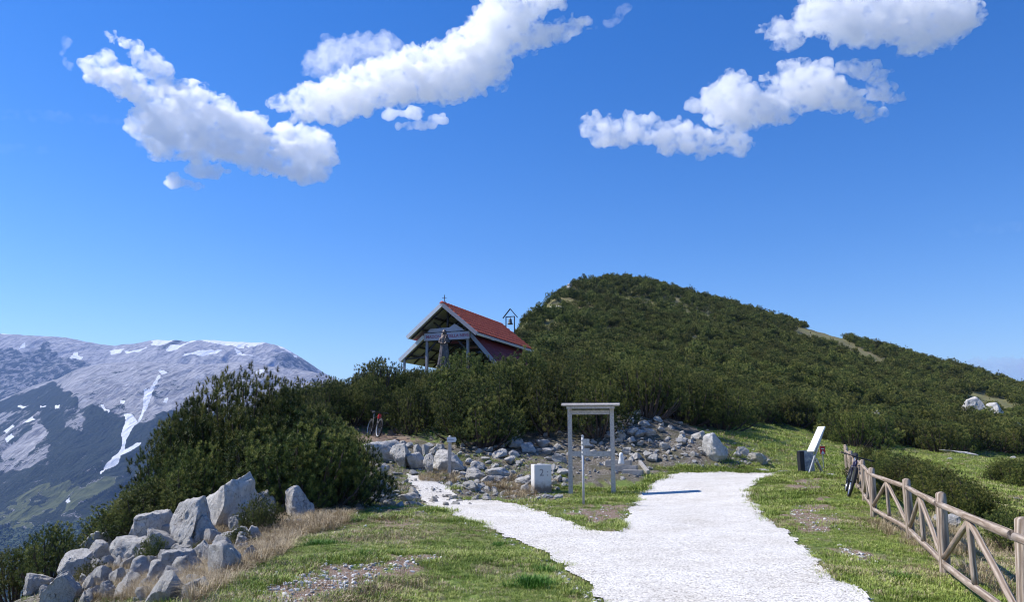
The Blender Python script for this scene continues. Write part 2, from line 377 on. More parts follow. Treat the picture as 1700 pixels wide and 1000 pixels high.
#==SECTION mountains
# ------------------------------------------------------------------ far mountains
def mountain(name, xs, sky_y, foot_y, Ysky, Yfoot, rows, relief, seed, snow, masks, back=True, pw=1.25):
    """relief that rises from foot_y (pixel row) to its skyline, columns at pixel xs"""
    T = np.linspace(0, 1, rows) ** pw * 1.0
    XX, TT = np.meshgrid(xs, T, indexing='ij')
    sy = sky_y(xs)[:, None]; fy = foot_y(xs)[:, None]
    PY = fy + (sy - fy) * (1 - (1 - TT) ** 1.35)
    YY = Yfoot + (Ysky - Yfoot) * TT
    X, Y, Z = PN(XX, PY, YY)
    env = np.sin(np.clip(TT, 0, 1) * math.pi) ** .6
    k = 1 / 900.0
    d = ridged(X * k, Y * k * .55, seed, 6) * relief * env + ridged(X * k * 3.3, Y * k * 1.7, seed + 5, 5) * relief * .35 * (env * .8 + .08)
    gul = ridged(X / 150 + fbm(X / 500, Y / 700, seed, 4) * 3.0, Y / 900, seed + 4, 5)
    d = d + gul * relief * .55 * env + fbm(X * k * 14, Y * k * 9, seed + 2, 5) * relief * .22 * (env + .1)
    Z = Z + d
    PX2, PY2 = proj(X, Y, Z)
    # back slope so the summit has a far side
    if back:
        n_b = 14
        for i in range(1, n_b):
            X = np.concatenate([X, X[:, rows - 1:rows] * (1 + .04 * i)], 1); Y = np.concatenate([Y, Y[:, rows - 1:rows] * (1 + .04 * i)], 1)
            Z = np.concatenate([Z, Z[:, rows - 1:rows] - 30 * i ** 1.5], 1)
        pad = lambda a: np.concatenate([a] + [a[:, -1:]] * (n_b - 1), 1)
        PX2 = pad(PX2); PY2 = pad(PY2); XXp = pad(XX); PYp = pad(PY); TTp = pad(TT)
    else: XXp, PYp, TTp = XX, PY, TT
    nx, ny = X.shape; ii = np.arange(nx * ny).reshape(nx, ny)
    q = np.stack([ii[:-1, :-1], ii[1:, :-1], ii[1:, 1:], ii[:-1, 1:]], -1).reshape(-1, 4)
    jx = fbm(X / 60, Y / 60, 3, 5) * 9; jy = fbm(X / 60, Z / 60, 9, 5) * 6
    cover = masks(XXp + jx, PYp + jy, XXp, PYp, X, Y, Z)
    sn = np.zeros(X.shape)
    for p in snow: sn = np.maximum(sn, inpoly(XXp + jx * .22, PYp + jy * .22, p))
    cover[..., 0] = np.maximum(cover[..., 0] * (1 - sn), sn)
    me = mesh_np(name, np.stack([X, Y, Z], -1).reshape(-1, 3), q, MAT['mountain'], True)
    ca = me.color_attributes.new('cover', 'FLOAT_COLOR', 'POINT'); ca.data.foreach_set('color', cover.reshape(-1, 4).astype(np.float32).ravel())
    o = link(bpy.data.objects.new(name, me)); tag(o, kind='structure'); global LASTM; LASTM = (XXp, PYp, X, Y, Z); return o

m, t, b = new_mat('mountain'); v = posvec(t)
att = N(t, 'ShaderNodeAttribute'); att.attribute_name = 'cover'
sep = N(t, 'ShaderNodeSeparateColor'); t.links.new(att.outputs['Color'], sep.inputs[0])
mp = N(t, 'ShaderNodeMapping'); mp.inputs['Scale'].default_value = (1 / 40, 1 / 40, 1 / 90); t.links.new(v, mp.inputs[0])
n1 = noise_n(t, 1, 8, .65, mp.outputs[0]); n2 = noise_n(t, 6, 6, .7, mp.outputs[0])
scree = ramp(t, n1, [(.3, (.22, .21, .215)), (.5, (.42, .405, .405)), (.7, (.62, .605, .60))])
mps = N(t, 'ShaderNodeMapping'); mps.inputs['Scale'].default_value = (1 / 22, 1 / 210, 1 / 210); t.links.new(v, mps.inputs[0])
stk = noise_n(t, 1, 6, .65, mps.outputs[0], .8); scree = mixc(t, ramp(t, stk, [(.48, (0, 0, 0)), (.64, (.55, .55, .55))]), scree, (.11, .115, .125))
scrub = ramp(t, n2, [(.3, (.010, .018, .012)), (.55, (.028, .040, .020)), (.64, (.07, .075, .055)), (.74, (.20, .19, .17))])
grassc = ramp(t, n1, [(.3, (.07, .085, .03)), (.7, (.15, .165, .07))])
# scree, scrub mixed by the B channel against a noise so the edge breaks up
def hard(ch, n):
    n = mixc(t, .4, n, n2); mw = N(t, 'ShaderNodeMapRange'); mw.clamp = False; mw.inputs[1].default_value = .25; mw.inputs[2].default_value = .75; mw.inputs[3].default_value = -.12; mw.inputs[4].default_value = 1.12; t.links.new(n, mw.inputs[0]); n = mw.outputs[0]
    a = N(t, 'ShaderNodeMath', operation='ADD'); t.links.new(ch, a.inputs[0]); t.links.new(n, a.inputs[1])
    return ramp(t, a.outputs[0], [(.90, (0, 0, 0)), (1.08, (1, 1, 1))])
c = mixc(t, hard(sep.outputs[2], n1), scree, scrub)
c = mixc(t, hard(sep.outputs[1], n1), c, grassc)
sm = N(t, 'ShaderNodeMath', operation='ADD'); t.links.new(sep.outputs[0], sm.inputs[0]); t.links.new(n2, sm.inputs[1])
c = mixc(t, ramp(t, sm.outputs[0], [(.95, (0, 0, 0)), (1.0, (1, 1, 1))]), c, (.93, .94, .96))
t.links.new(c, b.inputs['Base Color']); b.inputs['Roughness'].default_value = .95; b.inputs['Specular IOR Level'].default_value = .1
hs_ = N(t, 'ShaderNodeMath', operation='ADD'); t.links.new(n1, hs_.inputs[0]); t.links.new(stk, hs_.inputs[1]); bump(t, b, hs_.outputs[0], 1.0, 26)

xs_b = np.concatenate([np.arange(-700, -20, 8.), np.arange(-20, 600, 2.), np.arange(600, 1100, 10.)])
sk_b = lambda x: np.interp(x, [-700, -300, -100, 0, 60, 110, 150, 190, 230, 260, 310, 350, 400, 437, 455, 470, 490, 515, 540, 570, 620, 700, 900, 1100], [640, 585, 560, 555, 559, 562, 570, 577, 571, 567, 569, 567, 570, 570, 573, 578, 590, 606, 622, 640, 670, 700, 730, 740])
ft_b = lambda x: np.interp(x, [-700, 0, 150, 300, 560, 1100], [800, 720, 690, 650, 720, 790])
snow_b = [[(250, 572), (270, 566), (300, 566), (285, 573), (262, 579)], [(330, 569), (375, 568), (428, 570), (436, 573), (400, 577), (396, 586), (380, 580), (340, 574)], [(300, 603), (335, 594), (368, 589), (360, 596), (330, 601)], [(0, 555), (20, 556), (18, 559), (2, 558)], [(36, 580), (42, 578), (40, 584), (31, 587)], [(115, 600), (125, 588), (130, 588), (128, 596), (138, 600), (134, 604), (116, 602)],
          [(182, 588), (190, 584), (205, 586), (200, 593), (184, 597)], [(205, 590), (230, 588), (243, 582), (232, 592), (210, 594)],
          [(250, 577), (262, 571), (284, 568), (272, 576), (252, 579)], [(276, 590), (283, 580), (300, 579), (328, 568), (334, 567), (318, 576), (290, 589), (278, 592)],
          [(342, 570), (372, 571), (408, 571), (404, 584), (392, 585), (380, 578), (346, 574)], [(304, 600), (332, 594), (352, 590), (366, 590), (355, 595), (330, 599), (307, 602)],
          [(390, 586), (400, 590), (406, 598), (420, 600), (418, 602), (402, 600), (392, 592)], [(408, 578), (432, 569), (441, 572), (424, 580), (412, 583)], [(458, 575), (470, 578), (485, 590), (482, 592), (466, 584)], [(486, 594), (494, 597), (492, 600), (486, 598)]]
def masks_b(x, y, x0, y0, X, Y, Z):
    c = np.zeros(X.shape + (4,)); c[..., 3] = 1
    blue = inpoly(x, y, [(-400, 600), (0, 580), (30, 590), (70, 577), (85, 590), (150, 612), (160, 680), (-400, 720)]) | inpoly(x, y, [(450, 600), (470, 593), (500, 600), (530, 620), (500, 640)]) | inpoly(x, y, [(255, 590), (280, 570), (305, 570), (290, 580), (270, 592)])
    c[..., 2] = blue * .38 + inpoly(x, y, [(60, 578), (78, 570), (90, 580), (85, 590)]) * .4 + .12
    return c
mountain('snowy_mountain', xs_b, sk_b, ft_b, 5600, 4300, 150, 42, 3.0, snow_b, masks_b)
xs_f = np.concatenate([np.arange(-900, -20, 8.), np.arange(-20, 580, 1.6), np.arange(580, 1100, 10.)])
sk_f = lambda x: np.interp(x, [-900, -300, -60, 0, 57, 95, 125, 167, 228, 290, 340, 400, 470, 520, 560, 600, 700, 1100], [700, 690, 680, 665, 641, 631, 616, 606, 601, 605, 606, 602, 612, 618, 632, 655, 690, 745])
ft_f = lambda x: np.interp(x, [-900, 0, 560, 1100], [1040, 1010, 990, 960])
snow_f = [[(262, 619), (272, 618), (278, 626), (268, 629)], [(262, 632), (266, 634), (259, 650), (250, 668), (242, 690), (236, 706), (219, 724), (210, 742), (206, 756), (226, 745), (235, 745), (215, 760), (200, 770), (196, 780), (178, 790), (166, 800), (165, 796), (176, 785), (190, 768), (203, 750), (200, 735), (208, 712), (205, 700), (218, 700), (228, 712), (234, 700), (237, 680), (238, 662), (248, 660), (256, 645)],
          [(198, 680), (206, 679), (205, 687), (199, 686)], [(272, 670), (278, 669), (276, 677), (271, 676)], [(28, 679), (48, 681), (46, 685), (30, 683)], [(90, 688), (98, 687), (97, 693), (91, 693)], [(4, 726), (18, 718), (22, 723), (8, 732)], [(34, 718), (52, 709), (58, 713), (44, 720)], [(6, 750), (16, 742), (20, 746), (8, 757)], [(166, 686), (170, 684), (181, 700), (178, 702)], [(66, 684), (76, 686), (74, 689), (67, 688)], [(108, 848), (114, 844), (116, 849), (111, 852)],
          [(420, 620), (432, 616), (448, 618), (430, 624)]]
def masks_f(x, y, x0, y0, X, Y, Z):
    c = np.zeros(X.shape + (4,)); c[..., 3] = 1
    # tree line: below it dark scrub, with scree tongues
    tl = np.interp(x, [-900, -100, 0, 60, 85, 110, 130, 160, 200, 240, 280, 330, 600], [690, 690, 668, 650, 640, 660, 690, 688, 700, 715, 690, 690, 690])
    scr = sstep(-8, 8, y - tl)
    rough = ridged(X / 160, Y / 300, 2, 4)
    c[..., 2] = np.clip(scr * (1.0 - .35 * sstep(.35, .7, rough)), 0, 1)
    left = inpoly(x, y, [(-200, 690), (60, 690), (75, 735), (80, 790), (-200, 830)]); c[..., 2] -= left * .42
    t2 = inpoly(x, y, [(105, 690), (135, 690), (135, 735), (105, 735)]) | inpoly(x, y, [(60, 720), (80, 730), (40, 790), (0, 800), (0, 770)]); c[..., 2] -= t2 * .45
    c[..., 2] = np.maximum(c[..., 2], .12 + .25 * sstep(.2, .6, rough) * (y > 615))
    me_ = inpoly(x, y, [(104, 868), (122, 840), (170, 805), (192, 803), (190, 818), (150, 845), (125, 862)]) | inpoly(x, y, [(-60, 870), (0, 850), (70, 820), (130, 815), (130, 830), (80, 870), (0, 890), (-60, 890)]) * (fbm(X / 40, Y / 40, 8, 3) > -.1) | inpoly(x, y, [(10, 885), (60, 882), (82, 880), (70, 887), (20, 890)])
    c[..., 1] = me_; c[..., 2] *= (1 - me_)
    return c
mountain('scrub_covered_mountainside', xs_f, sk_f, ft_f, 4100, 1500, 300, 46, 8.0, snow_f, masks_f)
# valley floor and land out to the horizon
Vv = []; nxx = 60
gx, gy = np.meshgrid(np.linspace(-14000, 16000, nxx), np.linspace(-9000, 16000, nxx), indexing='ij')
gz = -420 + fbm(gx / 2500, gy / 2500, 5, 4) * 90
ii = np.arange(nxx * nxx).reshape(nxx, nxx); q = np.stack([ii[:-1, :-1], ii[1:, :-1], ii[1:, 1:], ii[:-1, 1:]], -1).reshape(-1, 4)
me = mesh_np('valley_floor', np.stack([gx, gy, gz], -1).reshape(-1, 3), q, MAT['mountain'], True)
ca = me.color_attributes.new('cover', 'FLOAT_COLOR', 'POINT'); ca.data.foreach_set('color', np.tile(np.array([0, .3, 1, 1], np.float32), nxx * nxx))
tag(link(bpy.data.objects.new('valley_floor', me)), kind='structure')
#==SECTION haze
bm = bmesh.new(); bmesh.ops.create_cube(bm, size=1); me = bpy.data.meshes.new('haze'); bm.to_mesh(me); bm.free()
hz = link(bpy.data.objects.new('haze', me)); tag(hz, 'thin bluish air filling the valley in front of the mountains', 'haze', kind='stuff')
hz.scale = (32000, 27000, 880 + 530); hz.location = (1000, 3500, (880 - 530) / 2)
m = bpy.data.materials.new('haze'); m.use_nodes = True; t = m.node_tree; t.nodes.clear()
pv = t.nodes.new('ShaderNodeVolumePrincipled'); out = t.nodes.new('ShaderNodeOutputMaterial'); t.links.new(pv.outputs[0], out.inputs['Volume'])
pv.inputs['Color'].default_value = (.30, .50, 1.0, 1); pv.inputs['Density'].default_value = 6.4e-5; pv.inputs['Anisotropy'].default_value = 0.2
me.materials.append(m)
#==SECTION plants
# ------------------------------------------------------------------ dwarf pines
m, t, b = new_mat('pine_needles')
att = N(t, 'ShaderNodeAttribute'); att.attribute_name = 'tone'
oi = N(t, 'ShaderNodeObjectInfo')
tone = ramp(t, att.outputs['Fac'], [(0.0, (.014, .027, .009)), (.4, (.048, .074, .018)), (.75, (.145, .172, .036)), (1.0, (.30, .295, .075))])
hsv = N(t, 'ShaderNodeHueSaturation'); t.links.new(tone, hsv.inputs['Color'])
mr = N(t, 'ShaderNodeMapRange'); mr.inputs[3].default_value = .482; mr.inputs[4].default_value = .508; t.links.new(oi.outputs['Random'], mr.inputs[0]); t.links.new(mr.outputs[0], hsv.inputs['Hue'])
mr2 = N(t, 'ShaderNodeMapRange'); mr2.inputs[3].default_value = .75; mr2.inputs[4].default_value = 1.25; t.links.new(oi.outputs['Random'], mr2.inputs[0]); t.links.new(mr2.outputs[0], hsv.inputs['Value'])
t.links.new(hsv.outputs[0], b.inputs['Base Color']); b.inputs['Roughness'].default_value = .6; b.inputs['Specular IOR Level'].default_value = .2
bark = simple('pine_bark', (.085, .062, .048), .9, var=.4, scale=30, bmp=.6)

def pine_mesh(name, H, Rd, stems, per, K, nl, nw, sl_, seed, low=0.25, knob=.36):
    r = np.random.default_rng(seed)
    ph = r.random(stems) * 2 * math.pi; q = np.sqrt(r.random(stems))
    lump_ = 1 + .22 * np.sin(ph * 3 + seed) + .12 * np.sin(ph * 5 + seed * 2)
    rad = q * Rd * lump_
    hh = H * (1 - .62 * q ** 2.2) * (.80 + .28 * r.random(stems))
    hh = np.where((q > .8) & (r.random(stems) < .5), H * low * (.6 + r.random(stems)), hh)
    end = np.stack([rad * np.cos(ph), rad * np.sin(ph), hh], -1)
    base = np.stack([rad * .28 * np.cos(ph), rad * .28 * np.sin(ph), np.full(stems, -.15)], -1)
    mid = (base + end) / 2 + np.stack([rad * .22 * np.cos(ph), rad * .22 * np.sin(ph), -hh * .12], -1)
    bz = lambda s: (1 - s) ** 2 * base[:, None] + 2 * s * (1 - s) * mid[:, None] + s * s * end[:, None]
    s = (.38 + .62 * r.random((stems, per)) ** .75)[..., None]
    p = bz(s)
    ax = 2 * (1 - s) * (mid - base)[:, None] + 2 * s * (end - mid)[:, None]; ax /= np.linalg.norm(ax, axis=-1, keepdims=True)
    out = np.stack([np.cos(ph), np.sin(ph), 0 * ph], -1)[:, None]
    rv = r.normal(size=p.shape); rv -= (rv * ax).sum(-1, keepdims=True) * ax; rv /= np.linalg.norm(rv, axis=-1, keepdims=True)
    bl = knob * np.sqrt(np.clip(1 - ((s - .70) / .37) ** 2, .03, 1)) * (.80 + .28 * r.random((stems, per, 1))) * (H / 2.4)
    p = p + rv * bl + np.array([0, 0, .28]) * bl + out * bl * .15
    d = rv * .55 + ax * .5 + np.array([0, 0, .75]) + r.normal(size=p.shape) * .18
    d /= np.linalg.norm(d, axis=-1, keepdims=True)
    p = p.reshape(-1, 3); d = d.reshape(-1, 3); ns = len(p)
    p[:, 2] = np.maximum(p[:, 2], .05)
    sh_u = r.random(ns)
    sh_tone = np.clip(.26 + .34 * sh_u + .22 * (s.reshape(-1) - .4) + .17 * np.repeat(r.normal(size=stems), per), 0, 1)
    a = np.cross(d, [0.3, 0.1, 1.0]); a /= np.linalg.norm(a, axis=-1, keepdims=True) + 1e-6; c = np.cross(d, a)
    an = (np.arange(K) * 2.399)[None] + r.random((ns, 1)) * 6
    rdir = a[:, None] * np.cos(an)[..., None] + c[:, None] * np.sin(an)[..., None]
    f = ((np.arange(K) + .5) / K)[None, :, None]
    o = p[:, None] + d[:, None] * (sl_ * f) - d[:, None] * sl_ * .3
    sp = (1.15 - .75 * f)
    nd = rdir * sp + d[:, None] * (.05 + 1.1 * f) + r.normal(size=rdir.shape) * .12; nd /= np.linalg.norm(nd, axis=-1, keepdims=True)
    L = nl * (.8 + .4 * r.random((ns, K, 1)))
    wv = np.cross(nd, rdir + r.normal(size=rdir.shape) * .3); wv /= np.linalg.norm(wv, axis=-1, keepdims=True) + 1e-6
    v0 = o - wv * nw / 2; v1 = o + wv * nw / 2; v2 = o + nd * L
    V = np.stack([v0, v1, v2], 2).reshape(-1, 3); T = np.arange(len(V)).reshape(-1, 3)
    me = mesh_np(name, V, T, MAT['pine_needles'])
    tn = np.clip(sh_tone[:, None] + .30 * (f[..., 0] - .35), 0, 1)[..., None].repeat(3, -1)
    tn[..., 2] += .16; tn[..., :2] -= .06  # needles darker at the root, lighter at the tip: self-shadow put into the tone
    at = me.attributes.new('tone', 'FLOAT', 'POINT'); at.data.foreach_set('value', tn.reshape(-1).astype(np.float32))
    # stems
    mb = MB()
    for i in range(0, stems, max(1, stems // 26)):
        pts = [Vector(bz(np.full((stems, 1, 1), sv))[i, 0]) for sv in (0, .3, .6, .9)]
        mb.tube(pts, [.05, .04, .028, .012], 5, cap=False)
    return me, mb.mesh(name + '_stems', MAT['pine_bark'])
NEARP = [pine_mesh('pine_near', 2.4, 1.5, 60, 30, 34, .085, .0115, .06, s, knob=.30) for s in (1, 2, 3, 4)]
MIDP = [pine_mesh('pine_mid', 2.4, 1.6, 46, 24, 20, .14, .021, .09, s, knob=.31) for s in (11, 12, 13)]
FARP = [pine_mesh('pine_far', 2.3, 1.7, 30, 16, 12, .22, .052, .12, s, knob=.36) for s in (21, 22, 23)]

def lower_edge(px):
    return np.interp(px, [-300, 380, 420, 470, 560, 600, 640, 690, 740, 830, 930, 960, 1005, 1025, 1130, 1180, 1215, 1235, 1300, 1350, 1400, 1440, 1475, 1520, 1570, 1600, 1660, 1700, 1800, 2400],
                     [560, 600, 690, 740, 745, 708, 712, 730, 742, 744, 738, 730, 722, 694, 704, 722, 727, 703, 706, 720, 740, 750, 737, 745, 757, 750, 760, 756, 765, 790])
OPEN = [[(1310, 542), (1353, 549), (1402, 563), (1455, 592), (1472, 607), (1440, 602), (1385, 582), (1330, 562)], [(1535, 700), (1570, 710), (1566, 722), (1540, 716)],
        [(1596, 650), (1640, 657), (1684, 668), (1680, 688), (1600, 676)], [(1425, 676), (1465, 682), (1462, 694), (1428, 688)], [(1665, 690), (1720, 700), (1720, 735), (1690, 715)],
        [(1555, 745), (1580, 740), (1600, 752), (1570, 762)], [(1340, 655), (1356, 655), (1356, 663), (1342, 662)]]
cands = []
for y0, y1, s in ((24, 75, 1.85), (75, 150, 2.25), (150, 330, 2.9)):
    xs_, ys_ = np.meshgrid(np.arange(-60, 260, s), np.arange(y0, y1, s), indexing='ij')
    xs_ = xs_ + rng.uniform(-.42, .42, xs_.shape) * s; ys_ = ys_ + rng.uniform(-.42, .42, xs_.shape) * s
    k = (np.abs(xs_) < ys_ * .80 + 4); cands.append(np.stack([xs_[k], ys_[k], np.full(k.sum(), s)], -1))
cands = np.concatenate(cands)
cz = gh(cands[:, 0], cands[:, 1]); cpx, cpy = proj(cands[:, 0], cands[:, 1], cz)
Lw = lower_edge(cpx)
ok = cpy < Lw
ok |= (cands[:, 1] > 64) & (cpx > 450) & ~inpoly(cpx, cpy, [(1475, 735), (1560, 760), (1700, 765), (2300, 800), (2300, 745), (1700, 738), (1560, 728)])
for p in OPEN: ok &= ~inpoly(cpx, cpy, p)
ok &= ~((cpx > 585) & (cpx < 665) & (cands[:, 1] > 28) & (cands[:, 1] < 34.8))           # the footpath where a bicycle stands
ok &= ~((cands[:, 0] < -9 - (cands[:, 1] - 24) * .25) & (cands[:, 1] < 46))              # the cliff side stays bare
ok &= (cz > -8)
crest_ = inpoly(cpx, cpy, [(760, 480), (850, 480), (860, 560), (845, 590), (760, 600)]) & (cands[:, 1] > 66)
# chapel footprint
ux, uy = .95, -.31
cu = (cands[:, 0] + 4.45) * ux + (cands[:, 1] - 50) * uy; cw = -(cands[:, 0] + 4.45) * uy + (cands[:, 1] - 50) * ux
ok &= ~((np.abs(cu) < 4.2) & (cw > -3.2) & (cw < 15))
ok &= ~((cands[:, 1] > 75) & (fbm(cands[:, 0] / 9, cands[:, 1] / 9, 3, 3) > .62))
pts = cands[ok]; pz = cz[ok]; ppx = cpx[ok]; ppy = cpy[ok]
psc = .80 + .38 * (fbm(pts[:, 0] / 6, pts[:, 1] / 6, 7, 2)) + rng.uniform(-.14, .22, len(pts))
psc *= np.where(pts[:, 1] > 75, .86, 1.0) * np.interp(pts[:, 2], [1.85, 2.25, 2.9], [1.0, 1.08, 1.28])
psc = np.where(crest_[ok], psc * .6, psc)
_tx, _ty = proj(pts[:, 0], pts[:, 1], pz + 2.3 * psc); _hide = inpoly(_tx, _ty, [(790, 470), (858, 470), (868, 512), (866, 542), (850, 552), (800, 560)]) & (pts[:, 1] > 52); psc = np.where(_hide, .16, psc)
near_line = np.clip((Lw[ok] - ppy) / 25, 0, 1); psc *= 1.08 - .08 * near_line
psc *= np.where((ppx > 480) & (ppx < 900) & (pts[:, 1] < 50), 1.0, 1.0)
# shrubs below the chapel keep its posts in view
d_ch = np.hypot(pts[:, 0] + 4.5, pts[:, 1] - 46); psc = np.where((pts[:, 1] > 40) & (pts[:, 1] < 50) & (d_ch < 7), psc * .62, psc)
order = np.argsort(pts[:, 1] + rng.uniform(0, 3, len(pts)))
MAN = []   # (px, py, depth, scale, squash) for the pines that stand alone: pixel and depth of the foot
man = [(292, 834, 19.6, .72, 1.45), (312, 830, 20.2, .84, 1.5), (345, 838, 20.5, 1.0, 1.20), (398, 822, 20.0, 1.05, 1.42), (425, 838, 18.8, .92, .95), (462, 826, 19.8, 1.0, 1.28), (500, 832, 18.9, .98, 1.02), (545, 838, 19.3, .86, 1.08), (575, 838, 19.6, .66, 1.0), (445, 800, 22.5, .95, 1.25), (500, 790, 23.5, 1.0, 1.22), (372, 800, 23.0, .95, 1.35), (548, 805, 22.0, .85, 1.05), (322, 822, 18.4, .66, 1.1)]
GRP_BIG = 'dwarf pines growing together in the large clump above the boulders'
def pine_thing(me_pair, x, y, z, sc, sq, label, group, rot=None, lean=0.0):
    r = empty('dwarf_pine', (x, y, z), random.random() * 6.28 if rot is None else rot)
    r.scale = (sc, sc, sc * sq); r.rotation_euler.x = lean
    link(bpy.data.objects.new('crown', me_pair[0]), r); link(bpy.data.objects.new('trunk', me_pair[1]), r)
    tag(r, label, 'shrub', group); return r
for i, (px, py, Y, sc, sq) in enumerate(man):
    x, y, z = P(px, py, Y); z = g1(x, y)
    pine_thing(NEARP[i % 4], x, y, z - .05, sc, sq, 'tall dark green dwarf pine, one of the dense clump growing above the grey boulders', GRP_BIG)
low = [(252, 868, 18.0, .66, .75), (218, 878, 18.2, .60, .72), (282, 858, 18.0, .60, .8), (184, 892, 18.6, .50, .7), (308, 850, 18.3, .5, .85), (240, 852, 19.5, .6, .8), (156, 904, 19.2, .42, .65), (200, 868, 19.6, .5, .7)]
for i, (px, py, Y, sc, sq) in enumerate(low):
    x, y, z = P(px, py, Y)
    pine_thing(NEARP[(i + 1) % 4], x, y, min(z, g1(x, y) + .2) - .1, sc, sq, 'low spreading dwarf pine hanging over the rocks left of the big boulders', 'low pines spreading over the rocks on the cliff edge')
sm_ = [(330, 935, 13.6, .16, 'tiny green pine sprig growing between the grey boulders'), (395, 915, 14.4, .20, 'small dark pine sprout in the gap right of the big boulder'),
       (150, 985, 14.2, .26, 'small bright green pine bush among the rocks at the bottom edge'), (30, 985, 17.0, .55, 'dwarf pine at the bottom corner, beside the lowest white rock'), (250, 935, 14.8, .22, 'small pine cushion in the rock cleft left of the boulders'), (85, 965, 16.5, .5, 'dark pine bush above the lowest rocks of the cliff'),
       (430, 880, 15.6, .30, 'thin scraggly shrub on the dry bank under the pines')]
for i, (px, py, Y, sc, lb) in enumerate(sm_):
    x, y, z = P(px, py, Y); pine_thing(NEARP[i % 4], x, y, min(z, g1(x, y) + .1) - .05, sc, 1.0, lb, None)
beh = [(1440, 800, 24.5, .42), (1462, 806, 22.5, .44), (1490, 812, 21.5, .45), (1515, 818, 20.8, .48), (1545, 828, 19.6, .46), (1575, 838, 18.4, .46), (1600, 846, 17.4, .42), (1620, 850, 17.0, .36), (1470, 782, 28, .46), (1440, 776, 28, .46), (1505, 800, 24, .48), (1540, 815, 22, .40), (1580, 828, 20, .36)]
for i, (px, py, Y, sc) in enumerate(beh):
    x, y, z = P(px, py, Y); z = g1(x, y); pine_thing(NEARP[i % 4], x, y, z - .05, sc * 1.08, .92, 'low dark dwarf pine in the row growing just behind the log fence', 'row of low pines behind the log fence')
rt = [(1665, 792, 33, .55), (1690, 800, 32, .62), (1720, 806, 31, .7), (1680, 786, 36, .5)]
for i, (px, py, Y, sc) in enumerate(rt):
    x, y, z = P(px, py, Y); pine_thing(NEARP[i % 4], x, y, g1(x, y) - .05, sc, .8, 'rounded dwarf pine standing on the open meadow at the right edge', 'pines of the clump on the open meadow')
x, y, z = P(1680, 885, 12.8); pine_thing(NEARP[2], x, y, g1(x, y) - .02, .32, 1.0, 'small young pine just left of the nearest fence post', None)
LBL = 'bushy dark green dwarf pine in the dense scrub around and above the chapel'
n_ind = 258
for j, k in enumerate(order[:n_ind]):
    x, y, _ = pts[k]; near = y < 46
    me_pair = NEARP[j % 4] if near else MIDP[j % 3]
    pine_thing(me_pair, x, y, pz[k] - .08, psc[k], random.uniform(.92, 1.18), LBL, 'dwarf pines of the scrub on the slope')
# the rest of the scrub: one object, copies laid out by geometry nodes
src = bpy.data.collections.new('pine_sources')
def hidden_source(name, me, coll):
    o = bpy.data.objects.new(name, me); coll.objects.link(o); return o
def scatter(name, P3, rotz, scale, meshes, pick, label, cat, tilt=None):
    coll = bpy.data.collections.new(name + '_sources')
    for i, mm in enumerate(meshes): hidden_source('%s_source_%02d' % (name, i), mm, coll)
    n = len(P3); me = bpy.data.meshes.new(name); me.vertices.add(n); me.vertices.foreach_set('co', np.asarray(P3, np.float32).ravel())
    sv = np.asarray(scale, np.float32)
    if sv.ndim == 1: sv = np.stack([sv, sv, sv], -1)
    a = me.attributes.new('sc', 'FLOAT_VECTOR', 'POINT'); a.data.foreach_set('vector', sv.astype(np.float32).ravel())
    rt_ = np.zeros((n, 3), np.float32); rt_[:, 2] = rotz
    if tilt is not None: rt_[:, :2] = tilt
    a = me.attributes.new('rot', 'FLOAT_VECTOR', 'POINT'); a.data.foreach_set('vector', rt_.ravel())
    a = me.attributes.new('pick', 'INT', 'POINT'); a.data.foreach_set('value', np.asarray(pick, np.int32))
    o = link(bpy.data.objects.new(name, me))
    g = bpy.data.node_groups.new(name, 'GeometryNodeTree')
    g.interface.new_socket('Geometry', in_out='INPUT', socket_type='NodeSocketGeometry'); g.interface.new_socket('Geometry', in_out='OUTPUT', socket_type='NodeSocketGeometry')
    gi = g.nodes.new('NodeGroupInput'); go = g.nodes.new('NodeGroupOutput'); ip = g.nodes.new('GeometryNodeInstanceOnPoints')
    ci = g.nodes.new('GeometryNodeCollectionInfo'); ci.inputs['Collection'].default_value = coll; ci.inputs['Separate Children'].default_value = True; ci.inputs['Reset Children'].default_value = True
    def na_(nm, ty):
        q = g.nodes.new('GeometryNodeInputNamedAttribute'); q.data_type = ty; q.inputs['Name'].default_value = nm; return q.outputs['Attribute']
    L = g.links.new
    L(gi.outputs[0], ip.inputs['Points']); L(ci.outputs[0], ip.inputs['Instance']); ip.inputs['Pick Instance'].default_value = True
    L(na_('pick', 'INT'), ip.inputs['Instance Index']); L(na_('rot', 'FLOAT_VECTOR'), ip.inputs['Rotation']); L(na_('sc', 'FLOAT_VECTOR'), ip.inputs['Scale'])
    L(ip.outputs[0], go.inputs[0])
    md = o.modifiers.new('copies', 'NODES'); md.node_group = g
    tag(o, label, cat, kind='stuff'); return o
rest = order[n_ind:]
rp = pts[rest]; rz_ = pz[rest]; rs = psc[rest]
pk = np.where(rp[:, 1] < 75, rng.integers(0, 3, len(rest)), 3 + rng.integers(0, 3, len(rest)))
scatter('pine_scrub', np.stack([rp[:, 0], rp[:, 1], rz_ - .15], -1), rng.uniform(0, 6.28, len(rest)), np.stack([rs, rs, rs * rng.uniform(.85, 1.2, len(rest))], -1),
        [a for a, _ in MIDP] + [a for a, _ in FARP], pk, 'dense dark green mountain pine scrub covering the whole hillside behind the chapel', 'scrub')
print('pines', len(pts), 'rest', len(rest), 'farthest individual', pts[order[n_ind]][1])
